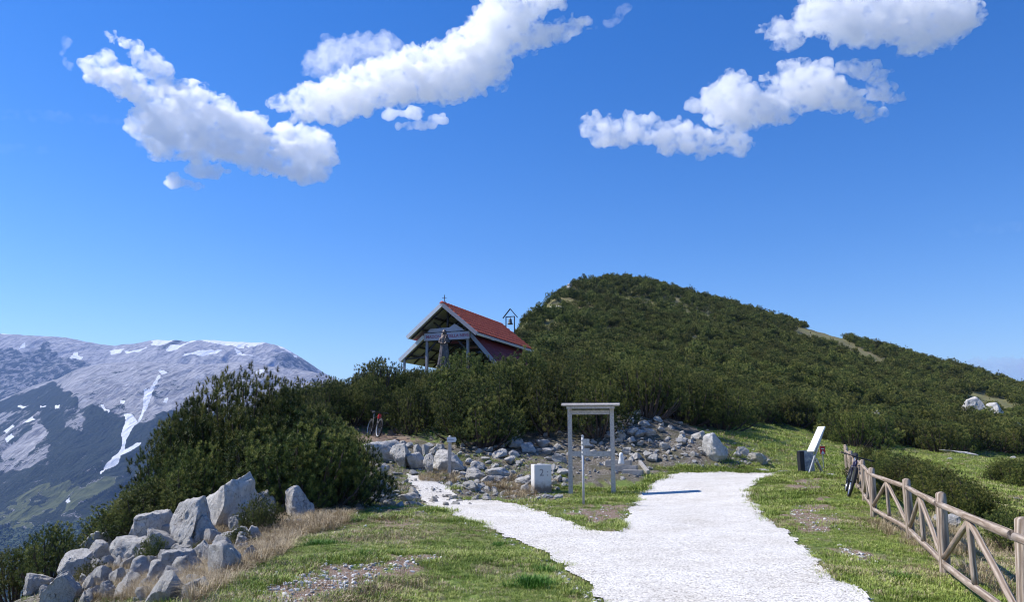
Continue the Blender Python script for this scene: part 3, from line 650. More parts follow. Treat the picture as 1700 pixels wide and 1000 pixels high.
# beech wood far below on the valley side
m, t, b = new_mat('broadleaf_foliage'); oi = N(t, 'ShaderNodeObjectInfo'); n1 = noise_n(t, .02, 3, .6, posvec(t))
c = mixc(t, n1, ramp(t, oi.outputs['Random'], [(0, (.022, .045, .015)), (.6, (.04, .075, .022)), (1, (.075, .115, .035))]), (.02, .04, .02)); t.links.new(c, b.inputs['Base Color']); b.inputs['Roughness'].default_value = .9
TREE = []
for sd in range(3):
    bm = bmesh.new(); bmesh.ops.create_icosphere(bm, subdivisions=3, radius=1)
    V = np.array([v_.co[:] for v_ in bm.verts]); d_ = 1 + fbm(V[:, 0] * 2.2 + sd * 9, V[:, 1] * 2.2, V[:, 2] * 2.2, 3) * .7; V = V * d_[:, None]; V[:, 2] = V[:, 2] * .95 + .7
    for v_, c_ in zip(bm.verts, V): v_.co = c_
    me = bpy.data.meshes.new('far_tree'); bm.to_mesh(me); bm.free(); me.materials.append(m); TREE.append(me)
fx, fy, FX, FY, FZ = [a_.ravel() for a_ in LASTM]
wood_n = fbm(FX / 120, FY / 120, 4, 3)
inw = inpoly(fx, fy, [(-500, 885), (0, 905), (60, 890), (130, 880), (200, 850), (330, 830), (330, 1100), (-500, 1100)]) & (wood_n > -.35)
w_i = np.nonzero(inw)[0]; w_i = rng.choice(w_i, min(9000, len(w_i)), replace=False); k = len(w_i)
Pw = np.stack([FX[w_i] + rng.uniform(-6, 6, k), FY[w_i] + rng.uniform(-8, 8, k), FZ[w_i] - 2], -1); sw = rng.uniform(4.5, 8.5, k)
scatter('valley_forest', Pw, rng.uniform(0, 6.28, k), sw, TREE, rng.integers(0, 3, k), 'dark green broadleaf wood covering the valley side far below', 'forest')
#==SECTION rocks
# ------------------------------------------------------------------ limestone
m, t, b = new_mat('limestone'); v = objvec(t); oi = N(t, 'ShaderNodeObjectInfo')
ad = N(t, 'ShaderNodeVectorMath', operation='ADD'); t.links.new(v, ad.inputs[0])
cmb = N(t, 'ShaderNodeCombineXYZ'); sc10 = N(t, 'ShaderNodeMath', operation='MULTIPLY'); sc10.inputs[1].default_value = 37; t.links.new(oi.outputs['Random'], sc10.inputs[0]); t.links.new(sc10.outputs[0], cmb.inputs[0]); t.links.new(cmb.outputs[0], ad.inputs[1])
v2 = ad.outputs[0]
n1 = noise_n(t, 2.2, 8, .62, v2, .4); n2 = noise_n(t, 11, 8, .7, v2); n3 = noise_n(t, 40, 4, .7, v2)
c = ramp(t, n1, [(.25, (.34, .325, .30)), (.45, (.50, .48, .445)), (.65, (.64, .62, .58)), (.8, (.56, .49, .42))])
c = mixc(t, ramp(t, n2, [(.53, (0, 0, 0)), (.67, (.85, .85, .85))]), c, (.22, .205, .185)); c = mixc(t, ramp(t, noise_n(t, 1.1, 5, .6, v2), [(.54, (0, 0, 0)), (.72, (.5, .5, .5))]), c, (.40, .32, .25))
c = mixc(t, ramp(t, n3, [(.58, (0, 0, 0)), (.68, (.8, .8, .8))]), c, (.72, .70, .66))
cr = N(t, 'ShaderNodeTexVoronoi', feature='DISTANCE_TO_EDGE'); cr.inputs['Scale'].default_value = 2.6
dw = N(t, 'ShaderNodeVectorMath', operation='MULTIPLY_ADD'); nc = N(t, 'ShaderNodeTexNoise'); nc.inputs['Scale'].default_value = 3; t.links.new(v2, nc.inputs['Vector']); t.links.new(nc.outputs['Color'], dw.inputs[0]); dw.inputs[1].default_value = (.7, .7, .7); t.links.new(v2, dw.inputs[2]); t.links.new(dw.outputs[0], cr.inputs['Vector'])
crk0 = ramp(t, cr.outputs['Distance'], [(.0, (.35, .35, .35)), (.022, (1, 1, 1))]); crk = mixc(t, ramp(t, noise_n(t, 1.3, 3, .5, v2), [(.50, (0, 0, 0)), (.58, (1, 1, 1))]), (1.0, 1.0, 1.0), crk0); c = mixc(t, 1.0, c, crk, 'MULTIPLY')
t.links.new(c, b.inputs['Base Color']); b.inputs['Roughness'].default_value = .85; b.inputs['Specular IOR Level'].default_value = .25
hm = N(t, 'ShaderNodeMath', operation='ADD'); t.links.new(n2, hm.inputs[0]); t.links.new(crk, hm.inputs[1]); bump(t, b, hm.outputs[0], 1.0, .06)

def rock_mesh(name, seed, sub=4, cuts=13, rough=.05):
    bm = bmesh.new(); bmesh.ops.create_icosphere(bm, subdivisions=sub, radius=1.0)
    r = random.Random(seed); V = np.array([v.co[:] for v in bm.verts])
    for k in range(cuts):
        nrm = Vector((r.gauss(0, 1), r.gauss(0, 1), r.gauss(0, .8))).normalized(); d = r.uniform(.36, .80)
        nn = np.array(nrm); e = V @ nn - d; V = V - np.where(e > 0, e, 0)[:, None] * nn
    for v_, c_ in zip(bm.verts, V): v_.co = c_
    for _ in range(2 if sub > 4 else 1): bmesh.ops.smooth_vert(bm, verts=bm.verts, factor=.5, use_axis_x=True, use_axis_y=True, use_axis_z=True)
    V = np.array([v_.co[:] for v_ in bm.verts]); nr_ = V / np.linalg.norm(V, axis=1, keepdims=True)
    d = fbm(V[:, 0] * 1.6 + seed, V[:, 1] * 1.6, V[:, 2] * 1.6, 4) * rough * 2.2 + ridged(V[:, 0] * 3 + seed, V[:, 1] * 3, V[:, 2] * 3, 3) * rough * 1.3 + fbm(V[:, 0] * 9 + seed, V[:, 1] * 9, V[:, 2] * 9, 3) * rough * .7
    V = V + nr_ * d[:, None]
    lo_, hi_ = V.min(0), V.max(0); V = (V - (lo_ + hi_) / 2) / ((hi_ - lo_) / 2)
    for i, v_ in enumerate(bm.verts): v_.co = V[i]
    me = bpy.data.meshes.new(name); bm.to_mesh(me); bm.free()
    for p_ in me.polygons: p_.use_smooth = True
    me.materials.append(MAT['limestone'])
    try: me.set_sharp_from_angle(angle=R(32))
    except Exception: pass
    return me
BIGR = [rock_mesh('boulder', 100 + i, 5, 16, .055) for i in range(6)]
MEDR = [rock_mesh('rock', 200 + i, 4, 15, .065) for i in range(8)]
SMR = [rock_mesh('stone', 300 + i, 2, 9, .06) for i in range(5)]
m, t, b = new_mat('pale_chips'); oi = N(t, 'ShaderNodeObjectInfo')
t.links.new(ramp(t, oi.outputs['Random'], [(0, (.34, .30, .26)), (.4, (.52, .49, .45)), (1, (.74, .72, .68))]), b.inputs['Base Color']); b.inputs['Roughness'].default_value = .85
for me_ in SMR: me_.materials.clear(); me_.materials.append(MAT['pale_chips'])
def rock(px, py, Y, wpx, hpx, label, group=None, shape=0, rz=None, depth=None, tilt=(0, 0), name='boulder', sink=.18, mesh=None, cat='boulder'):
    """rock whose visible width and height are given in photo pixels, foot at (px, py)"""
    x, y, z = P(px, py, Y); k = Y / F / CT
    hw, hh = wpx * k / 2, hpx * k
    me = mesh if mesh is not None else BIGR[shape % 6]
    o = link(bpy.data.objects.new(name, me)); hd = depth if depth else hw * random.uniform(.8, 1.1)
    o.location = (x, y + hd * .5, z + hh * (.5 - sink * .5)); o.scale = (hw, hd, hh * (.5 + sink * .5))
    o.rotation_euler = (tilt[0], tilt[1], rz if rz is not None else random.uniform(-.4, .4))
    tag(o, label, cat, group); return o
big = [ # px, foot py, depth, w, h, label, shape
 (362, 890, 16.6, 98, 98, 'largest pale grey boulder under the pine clump, with a broad flat face', 4, (0, 0)),
 (296, 928, 15.3, 66, 100, 'tall pointed grey boulder leaning left of the largest boulder', 1, (0, .28)),
 (336, 905, 15.2, 40, 44, 'rounded brownish rock wedged under the largest boulder', 2, (0, 0)),
 (348, 925, 15.0, 34, 30, 'small cracked rock below the rounded wedge rock', 3, (0, .3)),
 (322, 920, 15.1, 30, 34, 'narrow rock squeezed between the two big boulders', 4, (0, -.2)),
 (243, 935, 16.0, 66, 76, 'broad shaded rock slab left of the tall pointed boulder', 5, (0, .2)),
 (492, 888, 17.2, 46, 62, 'upright white-faced rock jutting from the dry bank', 2, (0, -.12)),
 (392, 905, 15.6, 34, 40, 'knobbly pale rock in the dry grass right of the boulders', 3, (0, 0)),
 (376, 925, 14.8, 28, 30, 'small whitish rock at the foot of the dry grass bank', 4, (0, 0)),
 (425, 880, 17.5, 56, 52, 'dark shaded rock right behind the largest boulder', 1, (0, 0)),
 (68, 985, 16.0, 40, 26, 'lone white rock on the cliff edge at the lower left', 0, (0, 0)),
 (52, 1003, 14.8, 44, 32, 'lowest pale rock in the bottom left corner', 3, (0, .2)),
 (285, 1000, 12.6, 62, 62, 'leaning pale slab below the tall boulder, nearest of the cascade', 5, (0, .3)),
 (330, 985, 12.9, 44, 56, 'split grey rock with a ridge at the foot of the dry slope', 1, (0, -.3)),
 (255, 1010, 12.4, 44, 48, 'rounded rock at the bottom edge under the leaning slab', 2, (0, .2)),
 (200, 960, 15.2, 54, 54, 'long sloping grey slab in the middle of the rock cascade', 4, (0, .5)),
 (158, 965, 15.8, 46, 38, 'tilted rock on the cliff skyline above the bottom left bushes', 2, (0, .5)),
 (122, 975, 16.2, 40, 30, 'flat grey rock at the left end of the rock cascade', 5, (0, .4)),
 # beside the footpath
 (640, 770, 28.0, 62, 38, 'big sunlit blocky rock at the left of the signpost path', 5, (0, 0)),
 (660, 768, 27.4, 34, 34, 'dark notched rock leaning on the blocky rock by the path', 1, (0, .2)),
 (632, 786, 25.5, 26, 20, 'light pointed rock in front of the blocky rock', 3, (0, 0)),
 (688, 782, 27.5, 34, 28, 'square-topped rock with grass in front, left of the signpost', 5, (0, 0)),
 (710, 782, 27.0, 18, 30, 'upright thin slab between the two rocks left of the signpost', 1, (0, .12)),
 (745, 782, 27.6, 56, 34, 'broad bluish rock directly behind the wooden signpost', 0, (0, 0)),
 (694, 758, 29.5, 18, 18, 'knob of rock on top of the square-topped rock', 2, (0, 0)), (706, 757, 29.3, 13, 18, 'small upright stone, middle of the three atop the rocks', 3, (0, 0)), (718, 756, 29.6, 12, 14, 'smallest of the three upright stones atop the rocks', 4, (0, 0)),
 (637, 826, 22.0, 34, 26, 'shaded rounded rock in the blue shadow of the pine clump', 0, (0, 0)), (612, 812, 22.8, 24, 24, 'shaded rock touching the right edge of the pine clump', 2, (0, 0)),
 (680, 842, 21.2, 32, 18, 'low bluish rock at the edge of the shaded rubble by the grass', 5, (0, 0)), (630, 843, 21.0, 26, 16, 'flat shaded rock beside the lawn under the pine clump', 3, (0, 0)),
 (826, 798, 26.5, 44, 20, 'sunlit pale rock midway between signpost and marker stone', 5, (0, 0)), (790, 796, 26.6, 36, 18, 'mossy flat rock right of the signpost', 0, (0, 0)), (870, 806, 25.4, 26, 16, 'pale rock touching the left side of the white marker stone', 4, (0, 0)),
 (778, 822, 23.8, 26, 18, 'grey rock at the edge of the path fork, below the mossy rock', 1, (0, 0)),
 # right of the board
 (1191, 767, 30.0, 40, 46, 'large upright pale boulder with one sunlit side, right of the rubble', 2, (0, -.06)),
 (1237, 762, 31.5, 28, 16, 'low rock just right of the large upright boulder', 3, (0, .2)), (1262, 768, 31.0, 34, 18, 'farther low rock at the meadow edge right of the upright boulder', 5, (0, .2)),
 (1160, 748, 32.0, 24, 16, 'rock among pale rubble left of the upright boulder', 4, (0, 0)), (1172, 762, 30.6, 18, 10, 'small flat stone at the foot of the upright boulder', 1, (0, 0)),
 (1385, 794, 27.0, 20, 6, 'flat white rock in the grass left of the farthest fence post', 0, (0, 0)),
 (1345, 789, 28.6, 30, 5, 'flat white rock lying under the tilted trail board', 1, (0, 0)), (1270, 782, 29.2, 34, 5, 'flat pale stone slab at the far rim of the gravel path', 2, (0, 0)), (1310, 784, 29.0, 36, 5, 'flat pale stones beside the tilted trail board', 3, (0, 0)),
 (1600, 763, 55, 60, 7, 'long low white rock outcrop on the meadow beyond the fence', 5, (0, .12)), (1578, 773, 48, 8, 6, 'small white rock standing alone on the meadow', 1, (0, 0)), (1686, 762, 58, 12, 7, 'white rock on the meadow above the right clump of pines', 2, (0, 0)), (1690, 828, 24, 12, 6, 'white rock in the meadow close to the right edge', 3, (0, 0)),
 (1580, 872, 15.6, 34, 24, 'white boulder seen through the fence beside its second post', 4, (0, .3)), (1638, 905, 13.0, 22, 12, 'pale rock seen through the fence between the diagonal braces', 2, (0, 0)),
 (924, 520, 155, 26, 13, 'larger white outcrop high on the left flank of the hill', 1, (0, .3)), (930, 503, 165, 18, 8, 'upper white outcrop near the left skyline of the hill', 3, (0, 0)), (948, 474, 200, 14, 4, 'whitish rock on the skyline just below the hilltop', 2, (0, 0)),
 (1447, 688, 70, 38, 8, 'flat pale outcrop in the scrub straight above the fence', 4, (0, .1)), (1358, 664, 78, 26, 6, 'small pale outcrop in the scrub halfway up the slope', 0, (0, 0)),
 (1616, 664, 112, 30, 6, 'left white outcrop of the pair on the right flank', 1, (0, .2)), (1658, 673, 112, 36, 5, 'right white outcrop of the pair on the right flank', 2, (0, .2)), (1548, 706, 80, 14, 4, 'pale rock in the scrub above the meadow', 5, (0, 0)), (1692, 705, 95, 14, 4, 'pale rock in the scrub at the right edge of the slope', 3, (0, 0)),
]
for (px, py, Y, wp, hp, lb, shp, tl) in big:
    o = rock(px, py, Y, wp, hp, lb, None, shp, tilt=tl)
    if Y <= 60:
        zg = g1(o.location.x, o.location.y); hz_ = o.scale.z; o.location.z = min(max(o.location.z - hz_, zg - .6 * hz_), zg - .06) + hz_
    if Y > 60:   # outcrops show above the scrub: stand them on the real slope
        zg = g1(o.location.x, o.location.y); ztop = P(px, py - hp, Y).z; o.scale.z = max((ztop - zg) / 2 + .2, .4); o.location.z = ztop - o.scale.z; o.rotation_euler = (0, tl[1] * .3, 0)
# rubble: one rock is one object
def rubble(poly, n, wr, label, group, yr=None, seed=1, flat=1.0, pw=1.8):
    r = random.Random(seed); xs = [p[0] for p in poly]; ys = [p[1] for p in poly]; k = 0; tries = 0; placed = []
    while k < n and tries < n * 60:
        tries += 1; px = r.uniform(min(xs), max(xs)); py = r.uniform(min(ys), max(ys))
        if not inpoly(np.array([px]), np.array([py]), poly)[0]: continue
        wp = r.uniform(0, 1) ** pw * (wr[1] - wr[0]) + wr[0]
        if any(abs(px - a) < (wp + c) * .30 and abs(py - b_) < (wp + c) * .20 for a, b_, c in placed): continue
        x, y, z = ground_at(px, py, 8, 70); placed.append((px, py, wp)); k += 1
        h = wp * y / F
        o = link(bpy.data.objects.new('rock', MEDR[r.randrange(8)]))
        o.location = (x, y, z + h * .16); o.scale = (h * .48, h * r.uniform(.34, .5), h * r.uniform(.26, .42) * flat)
        o.rotation_euler = (r.uniform(-.4, .4), r.uniform(-.4, .4), r.uniform(0, 6.3)); tag(o, label, 'rock', group)
rubble([(605, 790), (625, 760), (690, 775), (700, 800), (700, 840), (610, 848)], 26, (7, 22), 'bluish shaded rock in the rubble between the pine clump and the gravel fork', 'shaded rubble beside the pine clump', seed=3)
rubble([(615, 742), (700, 742), (760, 742), (930, 740), (930, 772), (760, 778), (700, 765), (620, 762)], 46, (9, 30), 'grey rock of the shadowed rubble bank at the foot of the pine scrub', 'shadowed rubble bank under the scrub', seed=4)
rubble([(750, 780), (880, 772), (945, 775), (945, 812), (905, 812), (800, 832), (760, 828), (755, 800)], 44, (7, 26), 'pale sunlit rock strewn between the signpost and the square marker stone', 'sunlit stones around the marker stone', seed=5)
rubble([(952, 745), (1000, 735), (1030, 685), (1060, 685), (1120, 712), (1150, 735), (1120, 765), (1060, 770), (1020, 760), (960, 768)], 62, (8, 24), 'rock of the rubble heap that slopes down behind the empty board frame', 'rubble heap behind the board frame', seed=6)
rubble([(1120, 735), (1170, 722), (1180, 760), (1140, 768)], 16, (6, 16), 'pale stone of the small heap left of the upright boulder', 'small heap beside the upright boulder', seed=7)
rubble([(1215, 752), (1290, 765), (1290, 778), (1220, 772)], 10, (6, 16), 'low stone at the meadow edge past the upright boulder', 'stones at the meadow edge', seed=8)
rubble([(70, 1000), (140, 940), (200, 905), (250, 900), (340, 920), (430, 890), (415, 930), (330, 1000), (100, 1010)], 105, (20, 62), 'angular grey rock tumbled down the cliff below the big boulders', 'tumbled rocks of the cliff cascade', seed=9, flat=2.1, pw=1.1)
rubble([(400, 860), (480, 850), (540, 850), (470, 890), (420, 900)], 10, (10, 30), 'shaded rock under the pines at the top of the dry bank', 'rocks at the top of the dry bank', seed=10)
# loose pebbles: nobody could count them
def pebbles(name, polys, n, srange, label, seed=1, mesh=SMR):
    r = np.random.default_rng(seed); pts_ = []
    for poly, share in polys:
        xs = [p[0] for p in poly]; ys = [p[1] for p in poly]; m_ = 0; need = int(n * share)
        while m_ < need:
            px = r.uniform(min(xs), max(xs)); py = r.uniform(min(ys), max(ys))
            if not inpoly(np.array([px]), np.array([py]), poly)[0]: continue
            x, y, z = ground_at(px, py, 5, 60); pts_.append((x, y, z)); m_ += 1
    P3 = np.array(pts_); k = len(P3); s_ = srange[0] + (srange[1] - srange[0]) * r.random(k) ** 3
    P3[:, 2] += s_ * .2
    scatter(name, P3, r.uniform(0, 6.28, k), np.stack([s_, s_ * r.uniform(.6, 1, k), s_ * r.uniform(.4, .8, k)], -1), mesh, r.integers(0, len(mesh), k), label, 'stones', tilt=r.uniform(-.5, .5, (k, 2)))
pebbles('pebbles', [(SOIL[0], .30), ([(470, 930), (760, 905), (760, 930), (600, 990), (430, 1000)], .07), (SOIL[1], .08), (SOIL[2], .05), (SOIL[3], .04), (SOIL[4], .06), (SOIL[5], .08), ([(600, 790), (700, 770), (760, 800), (930, 800), (930, 830), (760, 838), (610, 850)], .26), ([(560, 850), (740, 860), (700, 890), (560, 880)], .02), ([(1060, 770), (1300, 760), (1300, 785), (1100, 785)], .05)],
        1900, (.010, .035), 'loose pale stone chips scattered over the bare soil and rubble', 5)
pebbles('rubble_stones', [(ROCKY, .5), ([(90, 985), (200, 925), (340, 920), (480, 850), (420, 930), (330, 1000), (100, 1000)], .2), ([(690, 770), (930, 770), (930, 830), (720, 836)], .18)], 1000, (.05, .16), 'small broken limestone pieces filling the gaps of the rubble banks', 15, MEDR[:5])
pebbles('gravel_edge_stones', [([(1036, 866), (1062, 822), (1104, 793), (1140, 787), (1130, 783), (1090, 793), (1050, 820), (1026, 868)], .2), ([(716, 850), (790, 872), (885, 914), (1000, 1004), (985, 1006), (870, 916), (780, 876), (700, 850)], .3), ([(1250, 806), (1246, 825), (1290, 878), (1440, 1004), (1455, 1004), (1300, 875), (1262, 830), (1262, 806)], .3), ([(760, 836), (905, 860), (1022, 882), (1022, 888), (900, 868), (760, 842)], .2)],
        900, (.008, .028), 'white gravel bits spilled along the edges of the path', 6)
#==SECTION grass
# ------------------------------------------------------------------ grass
def grass_mat(name, lo, mid_, hi):
    m, t, b = new_mat(name); att = N(t, 'ShaderNodeAttribute'); att.attribute_name = 'tone'
    n = noise_n(t, .8, 4, .6, posvec(t)); n2 = noise_n(t, 5, 3, .6, posvec(t))
    a = N(t, 'ShaderNodeMath', operation='ADD'); t.links.new(att.outputs['Fac'], a.inputs[0])
    s = N(t, 'ShaderNodeMath', operation='MULTIPLY_ADD'); t.links.new(n, s.inputs[0]); s.inputs[1].default_value = 1.6; s.inputs[2].default_value = -.8; t.links.new(s.outputs[0], a.inputs[1])
    s2 = N(t, 'ShaderNodeMath', operation='MULTIPLY_ADD'); t.links.new(n2, s2.inputs[0]); s2.inputs[1].default_value = .8; s2.inputs[2].default_value = -.4
    a2 = N(t, 'ShaderNodeMath', operation='ADD'); t.links.new(a.outputs[0], a2.inputs[0]); t.links.new(s2.outputs[0], a2.inputs[1])
    t.links.new(ramp(t, a2.outputs[0], [(.1, lo), (.5, mid_), (.95, hi)]), b.inputs['Base Color'])
    b.inputs['Roughness'].default_value = .6; b.inputs['Specular IOR Level'].default_value = .25; return m
GREEN = grass_mat('grass_blades', (.11, .165, .022), (.265, .345, .055), (.48, .49, .16))
STRAW = grass_mat('dry_grass_blades', (.18, .13, .07), (.40, .31, .18), (.62, .52, .36))
LUSH = grass_mat('lush_grass_blades', (.04, .12, .012), (.09, .22, .025), (.17, .30, .05))
def tuft(name, n, h, wd, spread, lean, seed, mat):
    r = np.random.default_rng(seed)
    a = r.random(n) * 6.28; o = np.stack([np.cos(a), np.sin(a), 0 * a], -1) * (r.random((n, 1)) ** .6) * spread
    b = r.random(n) * 6.28; ld = np.stack([np.cos(b), np.sin(b), 0 * b], -1) * .6 + o / spread * .6
    H = h * (.5 + .7 * r.random((n, 1))); le = lean * (.4 + r.random((n, 1))) * H
    sd = np.cross(ld, [0, 0, 1.0]); sd /= np.linalg.norm(sd, axis=1, keepdims=True) + 1e-6; ww = wd * (.6 + .6 * r.random((n, 1)))
    up = np.array([0, 0, 1.0])
    v0 = o - sd * ww / 2; v1 = o + sd * ww / 2; m0 = o + up * H * .6 + ld * le * .35
    v2 = m0 + sd * ww * .38; v3 = m0 - sd * ww * .38; v4 = o + up * H * (1 - .25 * lean) + ld * le
    V = np.stack([v0, v1, v2, v3, v4], 1).reshape(-1, 3); i = np.arange(n)[:, None] * 5
    T = np.concatenate([i + np.array([0, 1, 2]), i + np.array([0, 2, 3]), i + np.array([3, 2, 4])], 0)
    me = mesh_np(name, V, T, mat); tn = (r.random((n, 1)) * .6 + .2).repeat(5, 1); tn[:, 4] += .1
    at = me.attributes.new('tone', 'FLOAT', 'POINT'); at.data.foreach_set('value', tn.reshape(-1).astype(np.float32)); return me
TG = [tuft('grass_tuft', 26, .065, .006, .09, .9, s, GREEN) for s in (1, 2, 3)]
TS = [tuft('dry_tuft', 26, .075, .005, .09, 1.2, s, STRAW) for s in (4, 5)]
TL = [tuft('lush_tuft', 60, .13, .007, .10, .8, s, LUSH) for s in (6, 7)]
TD = [tuft('straw_clump', 46, .30, .006, .09, 1.3, s, STRAW) for s in (8, 9, 10)]
def spread(n, y0, y1, seed, power=1.0):
    r = np.random.default_rng(seed); y = y0 + (y1 - y0) * r.random(n) ** power; x = (r.random(n) * 2 - 1) * (y * .74 + 1.5); z = gh(x, y); return x, y, z, r
def mask_on(x, y, z, polys, j=1.0):
    px, py = proj(x, y, z); px = px + fbm(x * 1.5, y * 1.5, 1, 4) * 60 * j; py = py + fbm(x * 1.5, y * 1.5, 5, 4) * 22 * j
    o = np.zeros(len(x), bool)
    for p in polys: o |= inpoly(px, py, p)
    return o
nblock = [(930, 720), (1040, 690), (1140, 715), (1225, 705), (1225, 760), (1290, 765), (1200, 778), (1100, 772), (1062, 800), (1050, 812), (940, 812)]
x, y, z, r = spread(130000, 7.0, 30, 11, 1.25)
_e = rng.normal(0, .09, (2, len(x))); pm_ = path_mask(x + _e[0], y + _e[1], z) | small_mask(x, y, z); rk_ = (mask_on(x, y, z, [ROCKY]) & (r.random(len(x)) > .16)) | (mask_on(x, y, z, [LEFTROCK]) & (r.random(len(x)) > .22)) | mask_on(x, y, z, [nblock], .3); sl2 = mask_on(x, y, z, SOIL); dr_ = mask_on(x, y, z, [DRY], .35)
patch = fbm(x * .8, y * .8, 31, 5)
keep = ~pm_ & ~rk_ & (z > -1.3) & ~(sl2 & (r.random(len(x)) > .10)) & (r.random(len(x)) < np.interp(patch, [-.2, .15, .4], [1, .9, .4]))
x, y, z, dr_ = x[keep], y[keep], z[keep], dr_[keep]; patch = patch[keep]
sc_ = (.55 + .7 * r.random(len(x))) * np.interp(y, [7, 30], [.8, 1.7]) * np.interp(fbm(x * .6, y * .6, 51, 3), [-.3, .4], [.6, 1.45])
straw_p = np.clip(.08 + .6 * sstep(.1, .45, fbm(x * .5, y * .5, 21, 4)) + dr_ * .95, 0, 1)
st = r.random(len(x)) < straw_p * .75
pk = np.where(st, 3 + r.integers(0, 2, len(x)), r.integers(0, 3, len(x)))
scatter('grass', np.stack([x, y, z - .005], -1), r.uniform(0, 6.28, len(x)), sc_, TG + TS, pk, 'short patchy green turf on both sides of the gravel path', 'grass')
# meadow beyond the fence
x, y, z, r = spread(60000, 26, 80, 12, 1.0)
px, py = proj(x, y, z); k = (px > 1180) & (py > lower_edge(px) - 6) & ~path_mask(x, y, z)
x, y, z = x[k], y[k], z[k]; scatter('meadow_grass', np.stack([x, y, z], -1), r.uniform(0, 6.28, len(x)), r.uniform(1.4, 2.6, len(x)), TG + TS[:1], np.where(r.random(len(x)) < .12, 3, r.integers(0, 3, len(x))), 'green alpine meadow grass behind the fence and below the scrub', 'grass')
# dry straw on the bank, around the rocks and by the signpost
x, y, z, r = spread(60000, 8.0, 30, 13, 1.0)
dpoly = [DRY, [(690, 790), (760, 778), (765, 800), (700, 800)], [(780, 800), (900, 790), (930, 815), (860, 830), (820, 815)], [(350, 870), (480, 860), (560, 840), (600, 842), (560, 880), (480, 900), (420, 900), (330, 990), (200, 1000), (100, 1000), (150, 950), (280, 935)]]
d1 = mask_on(x, y, z, dpoly, .35); fence_side = mask_on(x, y, z, [[(1455, 860), (1500, 845), (1700, 900), (1700, 1000), (1650, 1000), (1560, 935), (1475, 900)]], .5)
k = ~path_mask(x, y, z) & (z > -2.2) & ((d1 & (r.random(len(x)) < .8)) | (fence_side & (r.random(len(x)) < .10)))
x, y, z = x[k], y[k], z[k]
scatter('dry_grass', np.stack([x, y, z - .01], -1), r.uniform(0, 6.28, len(x)), r.uniform(.35, .95, len(x)), TD, r.integers(0, 3, len(x)), 'long straw coloured dry grass hanging on the bank beside the boulders', 'grass')
# lush clumps one can point at
for (px, py, s, n, rad_, lb) in [(880, 975, 1.25, 26, .28, 'bright green tall grass clump beside the path at the bottom edge'), (610, 925, .85, 12, .16, 'small round green grass clump above the bare reddish strip'), (905, 950, .9, 12, .2, 'low lush grass clump at the path edge above the bottom clump'),
                             (835, 905, .8, 10, .2, 'leafy dark weed clump at the left edge of the gravel path'), (540, 905, 1.1, 26, .35, 'overhanging grass tussock on the brow of the dry bank'), (1500, 965, .9, 16, .35, 'lush grass clump on the path side of the log fence'), (1440, 830, .9, 10, .3, 'grass growing around the front wheel of the parked bicycle'), (590, 868, .9, 14, .3, 'grass tussock at the lawn edge below the pine clump')]:
    cx, cy, cz = ground_at(px, py, 6, 40); rr_ = random.Random(px); parts = []
    Vs = []; Ts = []; tns = []; off = 0
    for i in range(n):
        mm = TL[i % 2]; v_ = np.zeros(len(mm.vertices) * 3, np.float32); mm.vertices.foreach_get('co', v_); v_ = v_.reshape(-1, 3)
        a = rr_.uniform(0, 6.28); q = rad_ * rr_.random() ** .7; ox, oy = q * math.cos(a), q * math.sin(a); ss = s * rr_.uniform(.7, 1.1) * (1.1 - .5 * q / rad_)
        ca_, sa_ = math.cos(a * 3), math.sin(a * 3)
        vv = np.stack([v_[:, 0] * ca_ - v_[:, 1] * sa_, v_[:, 0] * sa_ + v_[:, 1] * ca_, v_[:, 2]], -1) * ss + np.array([ox, oy, g1(cx + ox, cy + oy) - cz])
        tt = np.zeros(len(mm.polygons) * 3, np.int32); mm.polygons.foreach_get('vertices', tt); Vs.append(vv); Ts.append(tt.reshape(-1, 3) + off); off += len(vv)
        tn = np.zeros(len(v_), np.float32); mm.attributes['tone'].data.foreach_get('value', tn); tns.append(tn)
    me = mesh_np('grass_clump', np.concatenate(Vs), np.concatenate(Ts), LUSH); at = me.attributes.new('tone', 'FLOAT', 'POINT'); at.data.foreach_set('value', np.concatenate(tns))
    o = link(bpy.data.objects.new('grass_clump', me)); o.location = (cx, cy, cz - .01); tag(o, lb, 'grass clump')
#==SECTION fence
# ------------------------------------------------------------------ log fence
m, t, b = new_mat('weathered_log'); tc = N(t, 'ShaderNodeTexCoord')
mp = N(t, 'ShaderNodeMapping'); mp.inputs['Scale'].default_value = (9, 9, 1.1); t.links.new(tc.outputs['Object'], mp.inputs[0])
wv = N(t, 'ShaderNodeTexWave'); wv.inputs['Scale'].default_value = .9; wv.inputs['Distortion'].default_value = 9; wv.inputs['Detail'].default_value = 4; wv.inputs['Detail Scale'].default_value = .7; t.links.new(mp.outputs[0], wv.inputs['Vector'])
n1 = noise_n(t, 3, 6, .6, mp.outputs[0]); n2 = noise_n(t, 1.2, 4, .6, tc.outputs['Object'])
c = ramp(t, wv.outputs['Fac'], [(0, (.16, .115, .08)), (.35, (.33, .26, .20)), (1, (.50, .42, .34))])
c = mixc(t, ramp(t, n1, [(.35, (1, 1, 1)), (.6, (0, 0, 0))]), c, (.26, .20, .155)); c = mixc(t, ramp(t, n2, [(.5, (0, 0, 0)), (.7, (.6, .6, .6))]), c, (.52, .46, .40))
t.links.new(c, b.inputs['Base Color']); b.inputs['Roughness'].default_value = .85; b.inputs['Specular IOR Level'].default_value = .2
hb = N(t, 'ShaderNodeMath', operation='MULTIPLY'); t.links.new(wv.outputs['Fac'], hb.inputs[0]); t.links.new(n1, hb.inputs[1]); bump(t, b, hb.outputs[0], .8, .012)
LOG = MAT['weathered_log']
